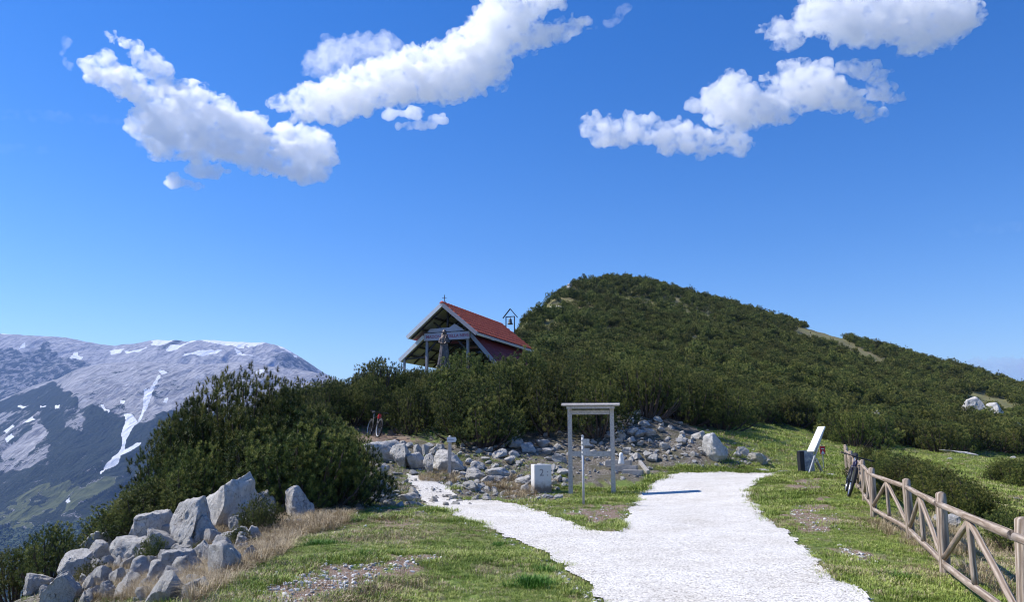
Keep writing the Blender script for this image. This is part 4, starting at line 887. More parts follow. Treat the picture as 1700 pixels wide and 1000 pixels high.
FP = [(2.25, 0.9, 0), (3.3, 3.75, 0), (4.20, 6.6, 0), (5.33, 9.8, 0), (6.72, 13.3, 0), (7.6, 16.5, .07), (8.80, 19.5, .15), (9.76, 22, .24), (10.7, 24.5, .31), (11.65, 27, .4), (12.5, 29, .45)]
fr = empty('log_fence', (FP[3][0], FP[3][1], 0)); tag(fr, 'weathered round log fence with diagonal braces, curving along the right of the path', 'fence')
org = Vector(fr.location)
def log(a, b, ra, rb, name, round_top=False, n=14):
    a = Vector(a); b = Vector(b); L = (b - a).length; pts_ = []; rad_ = []
    k = 6
    for i in range(k + 1):
        f = i / k; pts_.append(Vector((mnoise.noise(a + Vector((f * 3, 1, 0))) * .008, mnoise.noise(a + Vector((f * 3, 5, 0))) * .008, L * f))); rad_.append(ra + (rb - ra) * f)
    if round_top:
        e = pts_.pop(); rad_.pop(); r0 = rb
        for q in (.30, .55, .75, .9, 1.0): pts_.append(Vector((0, 0, L - r0 * .75 + r0 * .75 * math.sin(q * math.pi / 2)))); rad_.append(r0 * max(.12, math.cos(q * math.pi / 2)))
    mb = MB().tube(pts_, rad_, n, wob=.10); o = mb.build(name, LOG, fr, smooth=True)
    for p_ in o.data.polygons:
        if len(p_.vertices) > 4: p_.use_smooth = False
    o.location = a - org; o.rotation_euler = (b - a).to_track_quat('Z', 'Y').to_euler(); return o
for i, (x, y, z) in enumerate(FP):
    r_ = .066 + random.uniform(-.005, .005); tilt_ = random.uniform(-.02, .02) + (.07 if y < 12 else .02)
    log((x, y, z - .12), (x + tilt_, y, z + 1.0 + random.uniform(-.015, .02)), r_ * 1.05, r_, 'post', True, 16)
for (x0, y0, z0), (x1, y1, z1) in zip(FP[:-1], FP[1:]):
    A = Vector((x0, y0, z0)); B = Vector((x1, y1, z1)); d = (B - A).normalized(); sd_ = Vector((0, 0, 0))
    hT, hB = .85, .15
    log(A + Vector((0, 0, hT)) + d * .06, B + Vector((0, 0, hT)) - d * .06, .043, .038, 'rail')
    log(A + Vector((0, 0, hB)) + d * .06, B + Vector((0, 0, hB - .02)) - d * .06, .039, .043, 'rail')
    M_ = (A + B) / 2
    log(M_ + Vector((0, 0, hB + .03)), M_ + Vector((0, 0, hT - .04)), .034, .032, 'brace')
    log(A + d * .11 + Vector((0, 0, hB + .07)), M_ - d * .07 + Vector((0, 0, hT - .06)), .034, .031, 'brace')
    log(B - d * .11 + Vector((0, 0, hB + .07)), M_ + d * .07 + Vector((0, 0, hT - .06)), .034, .031, 'brace')

# ------------------------------------------------------------------ empty notice-board frame
WOOD = simple('grey_sawn_wood', (.50, .45, .40), .8, var=.25, scale=18, bmp=.4)
GALV = simple('galvanised_steel', (.42, .43, .45), .38, .85, .12, 9, .1)
x, y, _ = P(983, 818, 24.2); z = g1(x, y)
kr = empty('notice_board_frame', (x, y, z), R(-7)); tag(kr, 'empty wooden notice board frame with a small flat roof beside the gravel path', 'notice board')
for sx in (-.66, .66):
    MB().box((sx, 0, 1.25), (.135, .12, 2.9)).build('post', WOOD, kr, bevel=.008)
MB().box((0, 0, 2.53), (1.18, .07, .14)).build('top_beam', WOOD, kr, bevel=.006)
MB().box((0, -.03, 1.24), (1.19, .10, .17)).build('crossbar', WOOD, kr, bevel=.006)
rf = MB().box((0, -.13, 2.765), (1.82, .30, .035), Matrix.Rotation(R(9), 3, 'X')).box((0, .12, 2.77), (1.80, .24, .035), Matrix.Rotation(R(-11), 3, 'X')).box((0, 0, 2.81), (1.84, .07, .03)).build('roof', WOOD, kr, bevel=.004)
MB().box((0, -.20, 2.67), (1.5, .03, .07)).build('fascia', WOOD, kr)
for sx in (-.66, .66): MB().box((sx, 0, 2.67), (.07, .40, .07)).build('bracket', WOOD, kr)

# trail sign pole
x, y, _ = P(969, 840, 19.9); z = g1(x, y)
tr = empty('trail_sign_pole', (x, y, z), R(20)); tag(tr, 'thin galvanised pole with two small edge-on sign plates, in front of the board frame', 'sign post')
PPL = simple('pale_pole_paint', (.52, .53, .55), .5, 0, .1, 9, .05)
MB().tube([(0, 0, -.2), (0, 0, 1.72)], .03, 12).build('pole', PPL, tr, smooth=True)
MB().lathe([(.034, 1.70), (.034, 1.74), (.012, 1.76)], 12).build('cap', GALV, tr)
PLW = simple('pale_sign_plate', (.45, .45, .43), .5, .1, .2, 20, .05)
for k, zz in enumerate((1.57, 1.33)):
    f = MB().box((.07, -.045, zz), (.20, .016, .17)).build('sign_plate', PLW, tr, bevel=.003)
    MB().box((0, -.02, zz + .05), (.09, .05, .02)).box((0, -.02, zz - .05), (.09, .05, .02)).build('clamp', GALV, f)

# square marker stone
m, t, b = new_mat('painted_stone'); v = objvec(t); n1 = noise_n(t, 7, 6, .65, v)
sx_ = N(t, 'ShaderNodeSeparateXYZ'); t.links.new(v, sx_.inputs[0])
mu = N(t, 'ShaderNodeMath', operation='MULTIPLY_ADD'); t.links.new(n1, mu.inputs[0]); mu.inputs[1].default_value = .45; mu.inputs[2].default_value = -.12
sb = N(t, 'ShaderNodeMath', operation='SUBTRACT'); t.links.new(sx_.outputs[2], sb.inputs[0]); t.links.new(mu.outputs[0], sb.inputs[1])
c = ramp(t, sb.outputs[0], [(.0, (.20, .16, .13)), (.16, (.55, .53, .50)), (.3, (.70, .69, .67))])
t.links.new(c, b.inputs['Base Color']); b.inputs['Roughness'].default_value = .75; bump(t, b, n1, .3, .02)
x, y, _ = P(899, 815, 24.4); z = g1(x, y)
ms = empty('marker_stone', (x, y + .2, z), R(14)); tag(ms, 'square white painted marker stone standing among rocks left of the board frame', 'marker stone')
MB().box((0, 0, .38), (.56, .42, .95)).build('block', MAT['painted_stone'], ms, bevel=.012)
def text_obj(txt, size, mat, parent, loc, rot, name, thick=.004, bold=.0, align='CENTER'):
    cu_ = bpy.data.curves.new(name, 'FONT'); cu_.body = txt; cu_.size = size; cu_.extrude = thick; cu_.offset = bold; cu_.align_x = align; cu_.align_y = 'CENTER'
    tmp = bpy.data.objects.new(name, cu_); COL.objects.link(tmp); dg = bpy.context.evaluated_depsgraph_get()
    me = bpy.data.meshes.new_from_object(tmp.evaluated_get(dg)); bpy.data.objects.remove(tmp); me.materials.clear(); me.materials.append(mat)
    o = link(bpy.data.objects.new(name, me), parent); o.location = loc; o.rotation_euler = rot; return o
DKP = simple('dark_paint', (.26, .25, .27), .6, var=.3)
text_obj('2 :', .30, DKP, ms, (.03, -.214, .60), (R(90), 0, 0), 'engraved_mark')

# wooden signpost
x, y, _ = P(746, 790, 27.0); z = g1(x, y)
sg = empty('wooden_signpost', (x, y, z), R(6)); tag(sg, 'short grey wooden signpost with a small white plate, among the rocks by the footpath', 'sign post')
MB().box((0, 0, .60), (.12, .10, 1.46)).build('post', WOOD, sg, bevel=.01)
WHT = simple('white_plate', (.72, .72, .72), .5, var=.05)
pl = MB().prism([(-.13, -.085), (.17, -.085), (.20, 0), (.17, .085), (-.13, .085)], .02, Matrix.Translation((.03, -.068, 1.24))).build('sign_plate', WHT, sg)
MB().box((.035, -.081, 1.24), (.19, .004, .018)).build('faded_line', simple('faded_blue', (.25, .28, .40), .6), pl)
MB().lathe([(.05, 1.33), (.055, 1.345), (.03, 1.38)], 10).build('cap', WOOD, sg)

# stone steps and the little white ornament
CONC = simple('pale_concrete', (.36, .34, .31), .85, var=.2, scale=6, bmp=.5, bd=.03)
x, y, _ = P(1050, 790, 27.6); z = g1(x, y)
ss = empty('stone_steps', (x, y, z), R(-16)); tag(ss, 'low weathered stone steps with pale treads behind the right post of the board frame', 'steps')
for i, (xo, yo, zz, w_, d_, h_) in enumerate([(.0, .15, .04, .75, .42, .22), (-.3, .58, .18, .85, .42, .24), (-.62, 1.0, .34, .95, .42, .26)]):
    MB().box((xo, yo, zz), (w_, d_, h_)).build('step', CONC, ss, bevel=.03)
MB().beam((.55, .1, .08), (.15, 1.1, .40), .12, .14).build('kerb', CONC, ss, bevel=.02)
x2, y2 = x - .30, y + .60
o = MB().lathe([(.10, 0), (.115, .05), (.09, .18), (.075, .28), (.085, .33), (.06, .40), (.02, .43)], 14).build('stone_ornament', simple('white_stone', (.7, .7, .68), .6, var=.1), None, smooth=True)
o.location = (x2, y2, z + .33); tag(o, 'small white rounded stone ornament standing on the middle step', 'ornament')

# tilted trail board with its tripod legs and map panel
x, y, _ = P(1352, 788, 28.0); z = g1(x, y)
tb = empty('tilted_trail_board', (x, y, z)); tag(tb, 'steel stand with a long white slanted board and map panel at the far verge', 'information board')
WBD = simple('white_board', (.74, .74, .72), .45, .1, .05)
k = 28.0 / F / CT
def L2(px, py, dy=0.0): return Vector(((px - 1352) * k, dy, (788 - py) * k))
MB().beam(L2(1346.5, 754, -.12), L2(1371, 714.5, .10), .36, .05, up=(-.75, -.25, .6)).build('slanted_board', WBD, tb, bevel=.006)
MB().beam(L2(1338.5, 790, -.25), L2(1373.5, 715, .02), .05, .05).build('leg', GALV, tb)
MB().beam(L2(1355, 765, -.1), L2(1366, 789, .0), .05, .05).build('leg', GALV, tb)
MB().beam(L2(1357, 762, .25), L2(1373, 788, .5), .05, .05).build('leg', GALV, tb)
MB().beam(L2(1362, 770, .30), L2(1352, 771, -.1), .03, .03).build('stretcher', GALV, tb)
mpnl = MB().box(L2(1347, 770, .35), (.62, .05, .80), Matrix.Rotation(R(16), 3, 'Z')).build('map_panel', GALV, tb, bevel=.004)
m, t, b = new_mat('printed_map'); v = objvec(t); n1 = noise_n(t, 5.5, 6, .6, v); n2 = noise_n(t, 2.4, 3, .6, v)
c = ramp(t, n1, [(.35, (.12, .16, .24)), (.5, (.28, .32, .40)), (.62, (.55, .58, .60)), (.7, (.30, .36, .30))]); t.links.new(c, b.inputs['Base Color']); b.inputs['Roughness'].default_value = .3
MB().box(L2(1348, 769, .32) , (.50, .01, .70), Matrix.Rotation(R(16), 3, 'Z')).build('map_sheet', MAT['printed_map'], mpnl)
DKM = simple('dark_steel', (.03, .032, .04), .5, .4)
MB().box(L2(1336, 771, .25), (.16, .30, .82)).build('side_panel', DKM, tb, bevel=.004)

# little red and white trail marker
x, y, _ = P(1367.5, 781, 30.5); z = g1(x, y); k = 30.5 / F / CT
rm = empty('red_trail_marker', (x, y, z)); tag(rm, 'thin pole with a small red sign showing a white triangle, right of the tilted board', 'sign')
RED = simple('red_paint', (.55, .035, .035), .5, var=.1)
MB().tube([(0, 0, -.1), (0, 0, 38 * k)], .018, 8).build('pole', GALV, rm)
pp = MB().box((0, -.03, 30 * k), (8.2 * k, .015, 13 * k)).build('sign_plate', RED, rm, bevel=.003)
MB().prism([(-3 * k, 24.5 * k), (3 * k, 24.5 * k), (0, 30 * k)], .006, Matrix.Translation((0, -.042, 0))).build('triangle', WHT, pp)
MB().box((0, -.042, 32.5 * k), (4.5 * k, .006, 1.2 * k)).build('band', WHT, pp)
#==SECTION bicycles
# ------------------------------------------------------------------ mountain bicycle
BLK = simple('black_rubber', (.018, .018, .020), .8, var=.2, scale=60, bmp=.5)
FRM = simple('dark_blue_frame', (.035, .035, .10), .3, .3, .1, 5, 0)
FRR = simple('red_frame', (.35, .02, .03), .3, .2, .1, 5, 0)
SILV = simple('bright_alloy', (.55, .55, .56), .3, .9, .05, 5, 0)
SPK = simple('spoke_steel', (.4, .4, .42), .35, .9, .05, 5, 0)
def ring(mb, c, Rr, r_, n=40, k=8, sq=1.0):
    c = Vector(c); vs = []; 
    for i in range(n):
        a = 2 * math.pi * i / n
        for j in range(k):
            bta = 2 * math.pi * j / k; q = Rr + r_ * math.cos(bta); vs.append(c + Vector((q * math.cos(a), r_ * sq * math.sin(bta), q * math.sin(a))))
    fs = [(i * k + j, ((i + 1) % n) * k + j, ((i + 1) % n) * k + (j + 1) % k, i * k + (j + 1) % k) for i in range(n) for j in range(k)]
    return mb.add(vs, fs)
def bicycle(loc, rz, lean, frame_mat, accent, label, steer=0.0):
    """side view lies in local XZ, front wheel towards +X"""
    r = empty('mountain_bicycle', loc); r.scale = (1.12, 1.12, 1.12); r.rotation_mode = 'XYZ'; r.rotation_euler = (lean, 0, rz); tag(r, label, 'bicycle')
    rear = Vector((-.52, 0, .36)); front = Vector((.60, 0, .36)); bb = Vector((-.08, 0, .33)); seat = Vector((-.28, 0, .82)); head_t = Vector((.34, 0, .86)); head_b = Vector((.39, 0, .72))
    for c in (rear, front):
        wl = MB(); ring(wl, c, .315, .012, 40, 6, 1.6)
        wo_ = wl.build('wheel', SILV if accent is None else WHT, r, smooth=True)
        ring(MB(), c, .342, .028).build('tyre', BLK, wo_, smooth=True) if False else None
        tm = MB(); ring(tm, c, .340, .030, 44, 8); tm.build('tyre', BLK, wo_, smooth=True)
        s_ = MB()
        for i in range(24):
            a = 2 * math.pi * i / 24; s_.tube([c + Vector((0, .025 * (-1) ** i, 0)), c + Vector((.31 * math.cos(a), 0, .31 * math.sin(a)))], .0018, 3, cap=False)
        s_.build('spokes', SPK, wo_); MB().tube([c + Vector((0, -.05, 0)), c + Vector((0, .05, 0))], .022, 10).build('hub', DKM, wo_)
    f = MB(); f.tube([head_t - Vector((.02, 0, .03)), seat - Vector((-.02, 0, .1))], .018, 8); f.tube([head_b, bb], .024, 8); f.tube([bb, seat], .018, 8); f.tube([head_b, head_t], .026, 8)
    for s in (-1, 1):
        f.tube([bb + Vector((0, .03 * s, 0)), rear + Vector((0, .06 * s, 0))], .011, 6); f.tube([seat - Vector((-.03, 0, .1)) + Vector((0, .02 * s, 0)), rear + Vector((0, .06 * s, 0))], .009, 6)
    f.build('frame', frame_mat, r, smooth=True)
    fk = MB(); fk.box(head_b - Vector((-.005, 0, .03)), (.05, .14, .04))
    for s in (-1, 1): fk.tube([head_b + Vector((.01, .062 * s, -.03)), front + Vector((0, .062 * s, 0))], .018, 8)
    fk.build('fork', DKM, r, smooth=True)
    hb_ = MB(); hb_.tube([head_t, head_t + Vector((-.01, 0, .06)), head_t + Vector((.05, 0, .09))], .018, 8)
    hb_.tube([head_t + Vector((.0, -.36, .10)), head_t + Vector((.05, -.12, .09)), head_t + Vector((.05, .12, .09)), head_t + Vector((.0, .36, .10))], .013, 8)
    h_ = hb_.build('handlebar', DKM, r, smooth=True)
    for s in (-1, 1):
        MB().tube([head_t + Vector((.01, .25 * s, .098)), head_t + Vector((.0, .37 * s, .10))], .018, 8).build('grip', BLK, h_, smooth=True)
        MB().tube([head_t + Vector((.03, .22 * s, .10)), head_t + Vector((.08, .30 * s, .07))], .006, 6).build('brake_lever', DKM, h_)
    sp_2 = MB().tube([seat - Vector((0, 0, .12)), seat + Vector((-.04, 0, .12))], .014, 8).build('seat_post', SILV, r)
    sd2 = MB(); sd2.tube([seat + Vector((-.20, 0, .14)), seat + Vector((-.12, 0, .15)), seat + Vector((0, 0, .145)), seat + Vector((.10, 0, .14))], [.05, .075, .035, .018], 10)
    sdl = sd2.build('saddle', BLK, r, smooth=True); sdl.scale = (1, 1, 1)
    ck = MB(); ring(ck, bb + Vector((0, -.055, 0)), .085, .008, 28, 4, .5); ck.tube([bb + Vector((0, -.07, 0)), bb + Vector((0, .07, 0))], .02, 8)
    ck.tube([bb + Vector((0, -.075, 0)), bb + Vector((.12, -.08, -.12))], .010, 6); ck.tube([bb + Vector((0, .075, 0)), bb + Vector((-.12, .08, .12))], .010, 6)
    co = ck.build('crankset', DKM, r)
    MB().box(bb + Vector((.12, -.13, -.12)), (.10, .09, .02)).build('pedal', BLK, co); MB().box(bb + Vector((-.12, .13, .12)), (.10, .09, .02)).build('pedal', BLK, co)
    ch = MB().beam(bb + Vector((0, -.055, .085)), rear + Vector((0, -.055, .04)), .006, .008).beam(bb + Vector((0, -.055, -.085)), rear + Vector((0, -.055, -.04)), .006, .008).build('chain', DKM, r)
    if accent is not None:
        MB().box(head_b + Vector((.02, 0, .06)), (.10, .12, .20)).build('front_bag', accent, r, bevel=.02)
    return r
# against the fence: seen from the front, leaning to the right onto the posts
x, y, z = ground_at(1405, 826, 10, 30)
bicycle((x + .25, y + .55, z), R(-110), R(-17), FRM, None, 'black mountain bicycle leaning against the log fence, front wheel towards the path')
x, y, _ = P(627, 724, 32.5); z = g1(x, y)
bicycle((x - .25, y + .25, z + .02), R(-62), R(-8), DKM, RED, 'bicycle with a red front bag parked on the footpath in front of the pine scrub')
#==SECTION chapel
# ------------------------------------------------------------------ open chapel with a red tiled roof
m, t, b = new_mat('red_roof_tiles'); v = objvec(t); n1 = noise_n(t, 1.6, 5, .6, v); n2 = noise_n(t, 9, 4, .6, v)
c = ramp(t, n2, [(.3, (.42, .055, .022)), (.5, (.62, .11, .04)), (.7, (.72, .17, .07))]); c = mixc(t, ramp(t, n1, [(.4, (0, 0, 0)), (.75, (.6, .6, .6))]), c, (.45, .07, .035))
t.links.new(c, b.inputs['Base Color']); b.inputs['Roughness'].default_value = .8
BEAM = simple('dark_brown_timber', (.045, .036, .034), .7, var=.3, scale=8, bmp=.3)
SOFF = simple('pale_soffit_boards', (.50, .48, .47), .7, var=.08, scale=3)
BARGE = simple('white_bargeboard', (.88, .87, .85), .6, var=.06)
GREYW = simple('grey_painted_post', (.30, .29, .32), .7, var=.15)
SIGNW = simple('lavender_white_board', (.55, .51, .56), .6, var=.05)
LETR = simple('faded_red_letters', (.40, .10, .16), .6, var=.1)
CH = Vector((-4.28, 50.0, 4.32)); CR = R(-21.5)
ch = empty('open_chapel', CH, CR); tag(ch, 'open sided timber chapel with red tiled roofs, standing above the pine scrub', 'chapel')
def tiled(name, e0, e1, y0, y1, parent, thick=.12, mat=None, rel=1.0):
    """roof plane from ridge e0=(x,z) to eave e1=(x,z), running from y0 to y1 (local)"""
    e0 = Vector((e0[0], 0, e0[1])); e1 = Vector((e1[0], 0, e1[1])); d = e1 - e0; L = d.length; d.normalize(); nrm = Vector((-d.z, 0, d.x)) if d.x > 0 else Vector((d.z, 0, -d.x))
    if nrm.z < 0: nrm = -nrm
    nu = int((y1 - y0) / .28) * 8; rows = max(2, int(L / .40)); nv = rows * 5
    uu = np.linspace(0, 1, nu + 1); vv = np.linspace(0, 1, nv + 1); U, Vv_ = np.meshgrid(uu, vv, indexing='ij')
    ph = (U * nu / 8) % 1; hgt = .075 * np.abs(np.sin(ph * math.pi)) ** .8; st = (Vv_ * rows) % 1; hgt = hgt + .085 * (st if True else 0) + .012 * fbm(U * 30, Vv_ * 12, 3, 2); hgt = hgt * rel
    Pn = np.array(e0)[None, None] + np.array(d) * (Vv_ * L)[..., None] + np.array([0, 1, 0]) * (y0 + U * (y1 - y0))[..., None] + np.array(nrm) * hgt[..., None]
    ii = np.arange(U.size).reshape(U.shape); q = np.stack([ii[:-1, :-1], ii[1:, :-1], ii[1:, 1:], ii[:-1, 1:]], -1).reshape(-1, 4)
    o = link(bpy.data.objects.new(name, mesh_np(name, Pn.reshape(-1, 3), q, mat or MAT['red_roof_tiles'])), parent)
    c = (e0 + e1) / 2 - nrm * (thick / 2 + .01); Mx = Matrix((d, Vector((0, 1, 0)), nrm)).transposed()
    MB().box(c + Vector((0, (y0 + y1) / 2, 0)), (L, y1 - y0 - .04, thick), Mx).build('soffit', SOFF, o)
    # bargeboard at the front edge, gutter strip at the eave
    MB().box(c + Vector((0, y0 - .03, 0)) + nrm * .02, (L + .06, .05, thick + .13), Mx).build('bargeboard', BARGE if d.x < 0 else GREYW, o)
    MB().box(e1 + d * .04 - nrm * .05 + Vector((0, (y0 + y1) / 2, 0)), (.06, y1 - y0, .14), Mx).build('eave_strip', BARGE, o)
    # rafters and purlins under the roof
    for k in range(7):
        yy = y0 + .35 + k * (y1 - y0 - .7) / 6; MB().box(c - nrm * (thick / 2 + .05) + Vector((0, yy, 0)), (L - .1, .09, .10), Mx).build('rafter', BEAM, o)
    for f in (.33, .68): MB().box(e0 + d * L * f - nrm * (thick + .15) + Vector((0, (y0 + y1) / 2, 0)), (.10, y1 - y0 - .2, .12), Mx).build('purlin', BEAM, o)
    return o
RH, EH, EW = 6.15, 4.05, 2.55
tiled('roof', (0, RH), (EW, EH), -.9, 9.6, ch); tiled('roof', (0, RH), (-EW, EH), -.9, 9.6, ch)
SHADED_RED = simple('red_with_painted_shade', (.20, .022, .022), .75, var=.25, scale=3)  # roof red darkened in its colour to imitate the shade on the side roofs
tiled('side_roof', (1.75, 4.15), (3.9, 1.75), -.1, 9.3, ch, mat=SHADED_RED, rel=.25); tiled('side_roof', (-1.75, 4.15), (-3.55, 2.62), -.1, 9.3, ch, mat=SHADED_RED, rel=.25)
rc = MB()
for k in range(24):
    y0 = -.92 + k * .44; rc.tube([(0, y0, RH + .045), (0, y0 + .46, RH + .03)], [.11, .09], 10)
rc.build('ridge_tiles', MAT['red_roof_tiles'], ch, smooth=True)
MB().box((0, -.91, RH + .03), (.34, .10, .12)).build('ridge_cap', MAT['red_roof_tiles'], ch, bevel=.03)
for yy in (0, 3.1, 6.2, 9.2):
    for sx in (-1.5, 1.5):
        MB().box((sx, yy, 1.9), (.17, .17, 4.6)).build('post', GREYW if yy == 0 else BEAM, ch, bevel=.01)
    MB().box((0, yy, 3.86), (3.2, .12, .20)).build('tie_beam', BEAM, ch)
    MB().beam((0, yy, 3.9), (0, yy, RH - .2), .12, .12, up=(0, 1, 0)).build('king_post', BEAM, ch)
    for s_ in (-1, 1):
        MB().beam((.05 * s_, yy + .01, 4.3), (1.05 * s_, yy + .01, 5.05), .08, .10).build('strut', BEAM, ch)
        MB().beam((1.5 * s_, yy, 3.0), (.75 * s_, yy, 3.8), .08, .10).build('knee_brace', BEAM, ch)
    for sx, hh in ((-3.2, 2.75), (3.45, 2.0)):
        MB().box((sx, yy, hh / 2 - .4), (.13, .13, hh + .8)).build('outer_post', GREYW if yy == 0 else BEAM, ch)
        MB().beam((sx, yy, hh - .1), (1.5 * (1 if sx > 0 else -1), yy, hh - .0), .08, .10).build('side_beam', BEAM, ch)
for hh in (1.35, 1.75): MB().box((-3.2, 4.6, hh), (.08, 9.0, .10)).build('railing', BEAM, ch)
for hh in (1.30, 1.62): MB().box((-2.35, 0, hh), (1.55, .07, .09)).build('railing', BEAM, ch)
MB().box((-1.5, 4.6, 3.92), (.13, 9.2, .14)).build('wall_plate', BEAM, ch); MB().box((1.5, 4.6, 3.92), (.13, 9.2, .14)).build('wall_plate', BEAM, ch)
MB().box((0, 9.35, 1.6), (3.0, .12, 4.6)).build('back_wall', simple('dark_plank_wall', (.10, .085, .08), .8, var=.3), ch)
for hh in (1.3, 2.2, 3.1): MB().box((.9, 9.22, hh), (1.7, .1, .12)).build('wall_batten', BEAM, ch)
MB().box((0, 4.5, -.55), (7.2, 9.6, .9)).build('floor_slab', CONC, ch)
fb = MB().box((.03, -.20, 4.05), (3.35, .06, .50)).build('name_board', SIGNW, ch)
MB().prism([(-1.45, 4.36), (1.35, 4.36), (1.0, 4.60), (0.6, 4.86), (.2, 4.62), (-1.2, 4.60)], .05, Matrix.Translation((0, -.16, 0))).build('upper_board', SIGNW, ch)
text_obj('MADONNA DELLA NEVE', .285, LETR, fb, (.10, -.236, 4.04), (R(90), 0, 0), 'lettering', .004, .004)
cx_ = MB(); cx_.beam((0, -.55, RH), (0, -.55, RH + .62), .035, .035, up=(0, 1, 0)); cx_.beam((-.16, -.55, RH + .42), (.16, -.55, RH + .42), .03, .03); cx_.beam((0, -.55, RH + .03), (.12, -.55, RH + .2), .025, .025); cx_.beam((0, -.55, RH + .03), (-.12, -.55, RH + .2), .025, .025)
cx_.build('cross', BEAM, ch)

# bell frame behind the chapel
x, y, _ = P(847, 560, 63.5); z = g1(x, y); zt = P(847, 513, 63.5).z
bt = empty('bell_frame', (x, y, z), R(-20)); tag(bt, 'slender dark metal bell frame with a pointed top rising behind the chapel roof', 'bell frame')
hB = zt - z
for sx in (-.38, .38): MB().box((sx, 0, (hB - .75) / 2), (.07, .07, hB - .55)).build('post', BEAM, bt)
rfb = MB().beam((0, 0, hB), (-.66, 0, hB - .78), .16, .05, up=(0, 0, 1)).beam((0, 0, hB), (.66, 0, hB - .78), .16, .05, up=(0, 0, 1)).build('roof', BEAM, bt)
MB().box((0, 0, hB - .68), (.80, .07, .07)).build('crossbeam', BEAM, bt)
MB().lathe([(.24, -.52), (.20, -.44), (.15, -.30), (.13, -.12), (.09, -.03), (.03, 0), (.03, .12)], 18, (0, 0, hB - .82)).build('bell', simple('bronze_bell', (.10, .10, .095), .5, .5), bt, smooth=True)

# statue of a robed woman with a child on her arm, on a plinth
def blob(mb, c, r, n=14, m_=9):
    pr = [(max(.001, math.sin(math.pi * i / m_)), -math.cos(math.pi * i / m_)) for i in range(m_ + 1)]; k = len(mb.v)
    mb.lathe([(a, b_) for a, b_ in pr], n); 
    for i in range(k, len(mb.v)): mb.v[i] = (c[0] + mb.v[i][0] * r[0], c[1] + mb.v[i][1] * r[1], c[2] + mb.v[i][2] * r[2])
st = MB()
prof = [(.36, 0), (.37, .10), (.33, .5), (.28, .95), (.235, 1.25), (.25, 1.5), (.25, 1.72), (.20, 1.86), (.09, 1.95), (.075, 2.02)]
k0 = len(st.v); st.lathe(prof, 48)
for i in range(k0, len(st.v)):
    x_, y_, z_ = st.v[i]; a = math.atan2(y_, x_); fold = 1 + (.09 * math.sin(a * 9 + z_ * 1.3) + .05 * math.sin(a * 17 - z_ * 2)) * max(0, 1 - z_ / 1.7); st.v[i] = (x_ * fold * 1.05, y_ * fold * .85, z_)
blob(st, (0, -.01, 2.14), (.105, .12, .145)); blob(st, (0, .035, 2.13), (.145, .14, .18)); blob(st, (0, .06, 1.92), (.22, .13, .2))
blob(st, (0, -.125, 2.12), (.02, .025, .03))
st.tube([(.22, 0, 1.75), (.30, -.08, 1.50), (.16, -.28, 1.45)], [.085, .07, .045], 10); st.tube([(-.22, 0, 1.75), (-.31, -.06, 1.48), (-.10, -.26, 1.36)], [.085, .075, .05], 10)
blob(st, (.10, -.25, 1.62), (.11, .10, .2)); blob(st, (.12, -.27, 1.86), (.07, .075, .085)); st.tube([(.08, -.3, 1.68), (-.02, -.38, 1.75)], [.04, .025], 8); st.tube([(.10, -.30, 1.48), (.02, -.40, 1.36)], [.055, .03], 8)
for i in range(5): st.tube([(-.10 + i * .018, -.29, 1.37), (-.03 + i * .012, -.36, 1.40 + .01 * i)], [.012, .008], 5)
tmp = st.build('tmp_statue', None); md = tmp.modifiers.new('r', 'REMESH'); md.mode = 'VOXEL'; md.voxel_size = .016; md.use_smooth_shade = True
dg = bpy.context.evaluated_depsgraph_get(); sme = bpy.data.meshes.new_from_object(tmp.evaluated_get(dg)); sme.name = 'statue'; bpy.data.objects.remove(tmp)
m, t, b = new_mat('dark_bronze'); n1 = noise_n(t, 6, 5, .6, objvec(t)); t.links.new(ramp(t, n1, [(.35, (.06, .045, .04)), (.6, (.16, .125, .11)), (.8, (.30, .27, .26))]), b.inputs['Base Color']); b.inputs['Roughness'].default_value = .45; b.inputs['Metallic'].default_value = .5
sme.materials.clear(); sme.materials.append(m)
x, y, _ = P(737, 600, 47.6); zb = P(737, 608, 47.6).z
sr = empty('statue', (x, y, zb), R(8)); tag(sr, 'dark bronze statue of a robed woman holding a child, standing before the chapel front', 'statue')
link(bpy.data.objects.new('figure', sme), sr)
gz_ = g1(x, y) - zb
MB().box((0, 0, (gz_ - .02) / 2 - .1), (.85, .85, -gz_ + .2)).box((0, 0, -.06), (.95, .95, .11)).build('plinth', CONC, sr, bevel=.02)
#==SECTION clouds
# ------------------------------------------------------------------ clouds: closed lumpy volumes of droplets, 3 km away
def cloud_mat(name, dens, lo=.42, hi=.58):
    m = bpy.data.materials.new(name); m.use_nodes = True; t = m.node_tree; t.nodes.clear()
    pv = t.nodes.new('ShaderNodeVolumePrincipled'); out = t.nodes.new('ShaderNodeOutputMaterial'); t.links.new(pv.outputs[0], out.inputs['Volume'])
    pv.inputs['Color'].default_value = (.999, .999, .999, 1); pv.inputs['Anisotropy'].default_value = .45
    n = noise_n(t, 1 / 55, 6, .66, posvec(t) if False else objvec(t), .6)
    r_ = ramp(t, n, [(lo, (0, 0, 0)), (hi, (1, 1, 1))]); mu = N(t, 'ShaderNodeMath', operation='MULTIPLY'); mu.inputs[1].default_value = dens
    t.links.new(r_, mu.inputs[0]); t.links.new(mu.outputs[0], pv.inputs['Density'])
    m.cycles.volume_step_rate = .25; return m
CLD = cloud_mat('cloud_droplets', .034); CLS = cloud_mat('thin_cloud', .010, .36, .66); CLP = cloud_mat('small_puff', .03, .25, .5); CIR = cloud_mat('cirrus_veil', .0011, .3, .7)
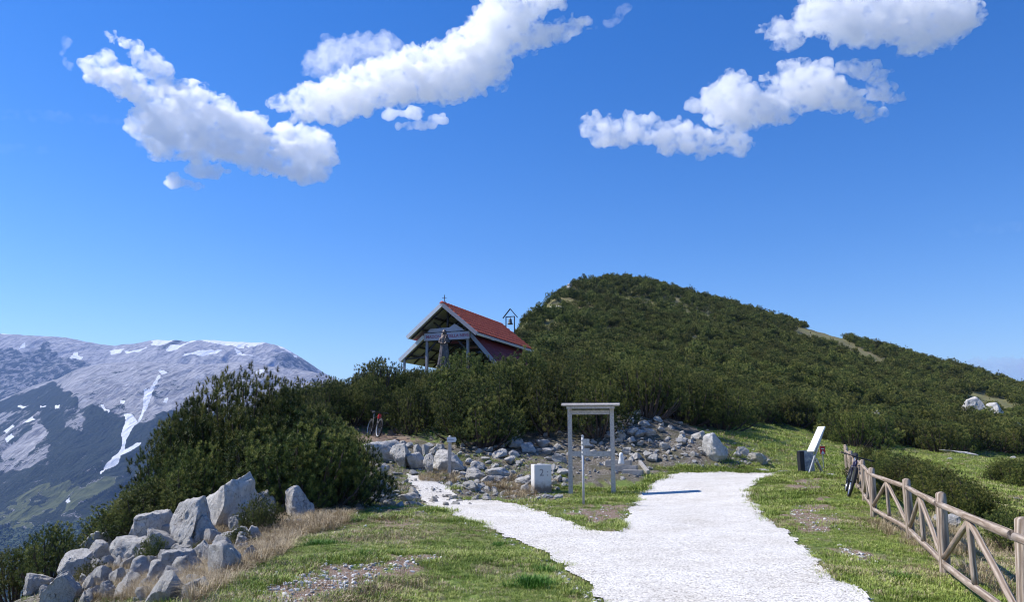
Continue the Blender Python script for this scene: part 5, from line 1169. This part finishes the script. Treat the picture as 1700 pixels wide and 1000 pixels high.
def cloud(polys, label, Y=3000.0, seed=1, mat=None, rmax=34, step=9, thick=.75, amp=1.0, vox=5.0):
    r = np.random.default_rng(seed); mb = MB(); k = Y / F / CT
    for poly in polys:
        xs = [p[0] for p in poly]; ys = [p[1] for p in poly]; A = np.array(poly, float); B = np.roll(A, -1, 0)
        gx_, gy_ = np.meshgrid(np.arange(min(xs), max(xs), step), np.arange(min(ys), max(ys), step * .8)); gx_ = gx_.ravel() + r.uniform(-3, 3, gx_.size); gy_ = gy_.ravel() + r.uniform(-3, 3, gy_.size)
        ins = inpoly(gx_, gy_, poly); gx_, gy_ = gx_[ins], gy_[ins]
        Q = np.stack([gx_, gy_], -1)[:, None]; AB = B - A; tt = np.clip(((Q - A) * AB).sum(-1) / ((AB ** 2).sum(-1) + 1e-9), 0, 1); dist = np.linalg.norm(Q - (A + AB * tt[..., None]), axis=-1).min(1)
        for x, y, d in zip(gx_, gy_, dist):
            rad = min(max(d, 4.0), rmax) * r.uniform(.85, 1.15); c = P(x, y, Y + r.uniform(-.5, .5) * rad * k * thick * 1.5); q = rad * k
            blob(mb, c, (q, q * .8 * thick, q), 10, 6)
    tmp = mb.build('tmp_cloud', None); md = tmp.modifiers.new('r', 'REMESH'); md.mode = 'VOXEL'; md.voxel_size = vox
    dg = bpy.context.evaluated_depsgraph_get(); me = bpy.data.meshes.new_from_object(tmp.evaluated_get(dg)); bpy.data.objects.remove(tmp); me.name = 'cloud'
    n = len(me.vertices); V = np.zeros(n * 3, np.float32); me.vertices.foreach_get('co', V); V = V.reshape(-1, 3); Nn = np.zeros(n * 3, np.float32); me.vertices.foreach_get('normal', Nn); Nn = Nn.reshape(-1, 3)
    bil = lambda q, sd: 1 - 2.6 * np.abs(fbm(V[:, 0] / q + sd, V[:, 1] / q, V[:, 2] / q, 2))
    d = bil(90, 0) * 14 + bil(38, 5) * 14 + bil(17, 9) * 8 + fbm(V[:, 0] / 60, V[:, 1] / 60, V[:, 2] / 26, 5) * 52 - 8
    V = V + Nn * (d * amp)[:, None]; c = V.mean(0); V = V - c; me.vertices.foreach_set('co', V.ravel()); me.update()
    tmp = link(bpy.data.objects.new('tmp_cloud', me)); md = tmp.modifiers.new('r', 'REMESH'); md.mode = 'VOXEL'; md.voxel_size = vox * .9
    dg = bpy.context.evaluated_depsgraph_get(); me2 = bpy.data.meshes.new_from_object(tmp.evaluated_get(dg)); bpy.data.objects.remove(tmp); bpy.data.meshes.remove(me); me = me2; me.name = 'cloud'; me.materials.clear(); me.materials.append(mat or CLD)
    o = link(bpy.data.objects.new('cloud', me)); o.location = c; tag(o, label, 'cloud'); return o
cloud([[(245, 150), (270, 138), (310, 137), (345, 150), (380, 178), (430, 190), (445, 210), (490, 210), (545, 222), (570, 258), (552, 265), (550, 285), (510, 300), (455, 287), (385, 262), (330, 265), (262, 252), (232, 235), (212, 212), (203, 190), (225, 182), (248, 178)],
       [(172, 45), (200, 55), (228, 82), (262, 92), (278, 120), (320, 150), (290, 150), (262, 134), (232, 112), (220, 92), (196, 80), (175, 70)],
       [(130, 122), (150, 98), (178, 97), (205, 115), (232, 118), (250, 140), (258, 168), (235, 172), (205, 165), (170, 150)]], 'large puffy white cloud slanting down to the right above the snowy mountain', seed=1)
cloud([[(268, 300), (282, 282), (300, 290), (330, 300), (356, 318), (320, 318), (285, 312)]], 'small tapering white cloud, lowest of those above the mountain', seed=2, amp=.55, mat=CLP)
cloud([[(305, 280), (330, 264), (362, 266), (385, 284), (362, 294), (330, 292)]], 'small white puff tucked right under the large slanting cloud', seed=3, amp=.55, mat=CLP)
cloud([[(103, 66), (112, 60), (119, 70), (108, 73)], [(100, 88), (107, 80), (110, 100), (126, 118), (112, 112), (103, 100)]], 'thin broken shred of cloud off the left tip of the large cloud', seed=4, mat=CLS, step=4, rmax=5, amp=.4)
cloud([[(452, 170), (470, 155), (520, 140), (560, 120), (600, 110), (650, 90), (690, 78), (740, 60), (775, 40), (800, 10), (815, -30), (960, -30), (930, 5), (900, 15), (880, 40), (920, 35), (945, 25), (975, 30), (985, 50), (950, 58), (925, 68), (900, 80), (865, 95), (840, 100), (860, 115), (830, 135), (800, 150), (770, 160), (730, 170), (690, 172), (650, 175), (620, 180), (580, 192), (540, 200), (505, 200), (470, 190)]], 'longest white cloud, climbing from above the chapel side to the top edge', seed=5, Y=3300)
cloud([[(492, 115), (505, 95), (545, 65), (590, 55), (650, 52), (668, 75), (660, 95), (600, 105), (560, 125), (510, 130)]], 'soft blurred cloud just above the left half of the longest cloud', seed=6, mat=CLS, Y=3600)
cloud([[(630, 190), (655, 178), (700, 180), (710, 188), (690, 198), (650, 198)]], 'tiny upper puff hanging below the middle of the longest cloud', seed=7, amp=.55, mat=CLP)
cloud([[(650, 214), (680, 202), (735, 188), (742, 204), (710, 212)]], 'tiny pointed cloud, lowest puff below the longest cloud', seed=8, amp=.55, mat=CLP, step=7)
cloud([[(985, 48), (1010, 28), (1022, 22), (1015, 34)], [(1028, 14), (1044, 10), (1040, 22), (1020, 38), (995, 50), (1024, 26)]], 'thin shredded wisps off the upper right end of the longest cloud', seed=9, mat=CLS, step=4, rmax=5, amp=.4)
cloud([[(968, 187), (985, 187), (1000, 198), (1030, 198), (1060, 195), (1100, 198), (1130, 208), (1170, 212), (1210, 215), (1268, 238), (1240, 245), (1200, 250), (1150, 255), (1110, 250), (1065, 235), (1040, 242), (1000, 235), (975, 220)]], 'low elongated white cloud straight above the hilltop', seed=10)
cloud([[(1163, 150), (1180, 135), (1215, 125), (1250, 140), (1280, 160), (1320, 180), (1332, 195), (1300, 208), (1250, 213), (1200, 210), (1180, 205), (1172, 185), (1165, 170)]], 'dense rounded cloud with a grey underside, between the low long cloud and its right neighbour', seed=11, Y=2900)
cloud([[(1138, 170), (1150, 163), (1163, 175), (1155, 188), (1142, 185)]], 'tiny puff touching the left side of the grey bottomed rounded cloud', seed=12, amp=.55, mat=CLP, step=6)
cloud([[(1265, 150), (1268, 118), (1290, 125), (1315, 100), (1350, 108), (1380, 108), (1390, 135), (1420, 150), (1440, 168), (1470, 172), (1470, 195), (1430, 202), (1415, 185), (1370, 188), (1330, 182), (1300, 170)]], 'broad lumpy cloud to the right of the grey bottomed rounded cloud', seed=13, Y=3200)
cloud([[(1388, 105), (1410, 98), (1450, 98), (1485, 118), (1470, 128), (1420, 130), (1395, 122)]], 'small flat oval cloud above the right end of the broad lumpy cloud', seed=14, amp=.55)
cloud([[(1430, 150), (1450, 132), (1480, 140), (1505, 160), (1490, 170), (1455, 168)]], 'small cloud beneath the flat oval one, farthest right of the middle group', seed=15, amp=.55)
cloud([[(1245, 50), (1265, 40), (1300, 38), (1325, 25), (1330, -20), (1600, -20), (1635, 20), (1625, 45), (1590, 60), (1530, 85), (1500, 85), (1480, 70), (1450, 75), (1420, 78), (1395, 68), (1370, 58), (1335, 60), (1320, 80), (1280, 75), (1260, 58)]], 'wide white cloud cut off by the top edge at the upper right', seed=16)
cloud([[(-60, 180), (60, 184), (130, 187), (215, 196), (190, 205), (60, 199), (-60, 197)]], 'faint upper streak of thin high cloud at the left edge of the sky', seed=21, mat=CIR, Y=3500, amp=.3)
cloud([[(-60, 238), (60, 240), (115, 250), (60, 255), (-60, 252)]], 'faint lower streak of thin high cloud at the left edge of the sky', seed=22, mat=CIR, Y=3500, amp=.3)
cloud([[(1565, 388), (1610, 374), (1700, 366), (1760, 368), (1740, 384), (1640, 388), (1590, 396)]], 'faint veil of thin cloud at the right side of the sky', seed=23, mat=CIR, Y=3500, amp=.3)
cloud([[(1570, 606), (1600, 597), (1660, 594), (1730, 598), (1760, 615), (1700, 640), (1640, 622)]], 'pale low bank of cloud peeping out behind the right end of the hill', seed=24, mat=cloud_mat('distant_cloud', .004, .2, .6), Y=10800, amp=1.5, vox=25)
#==SECTION end
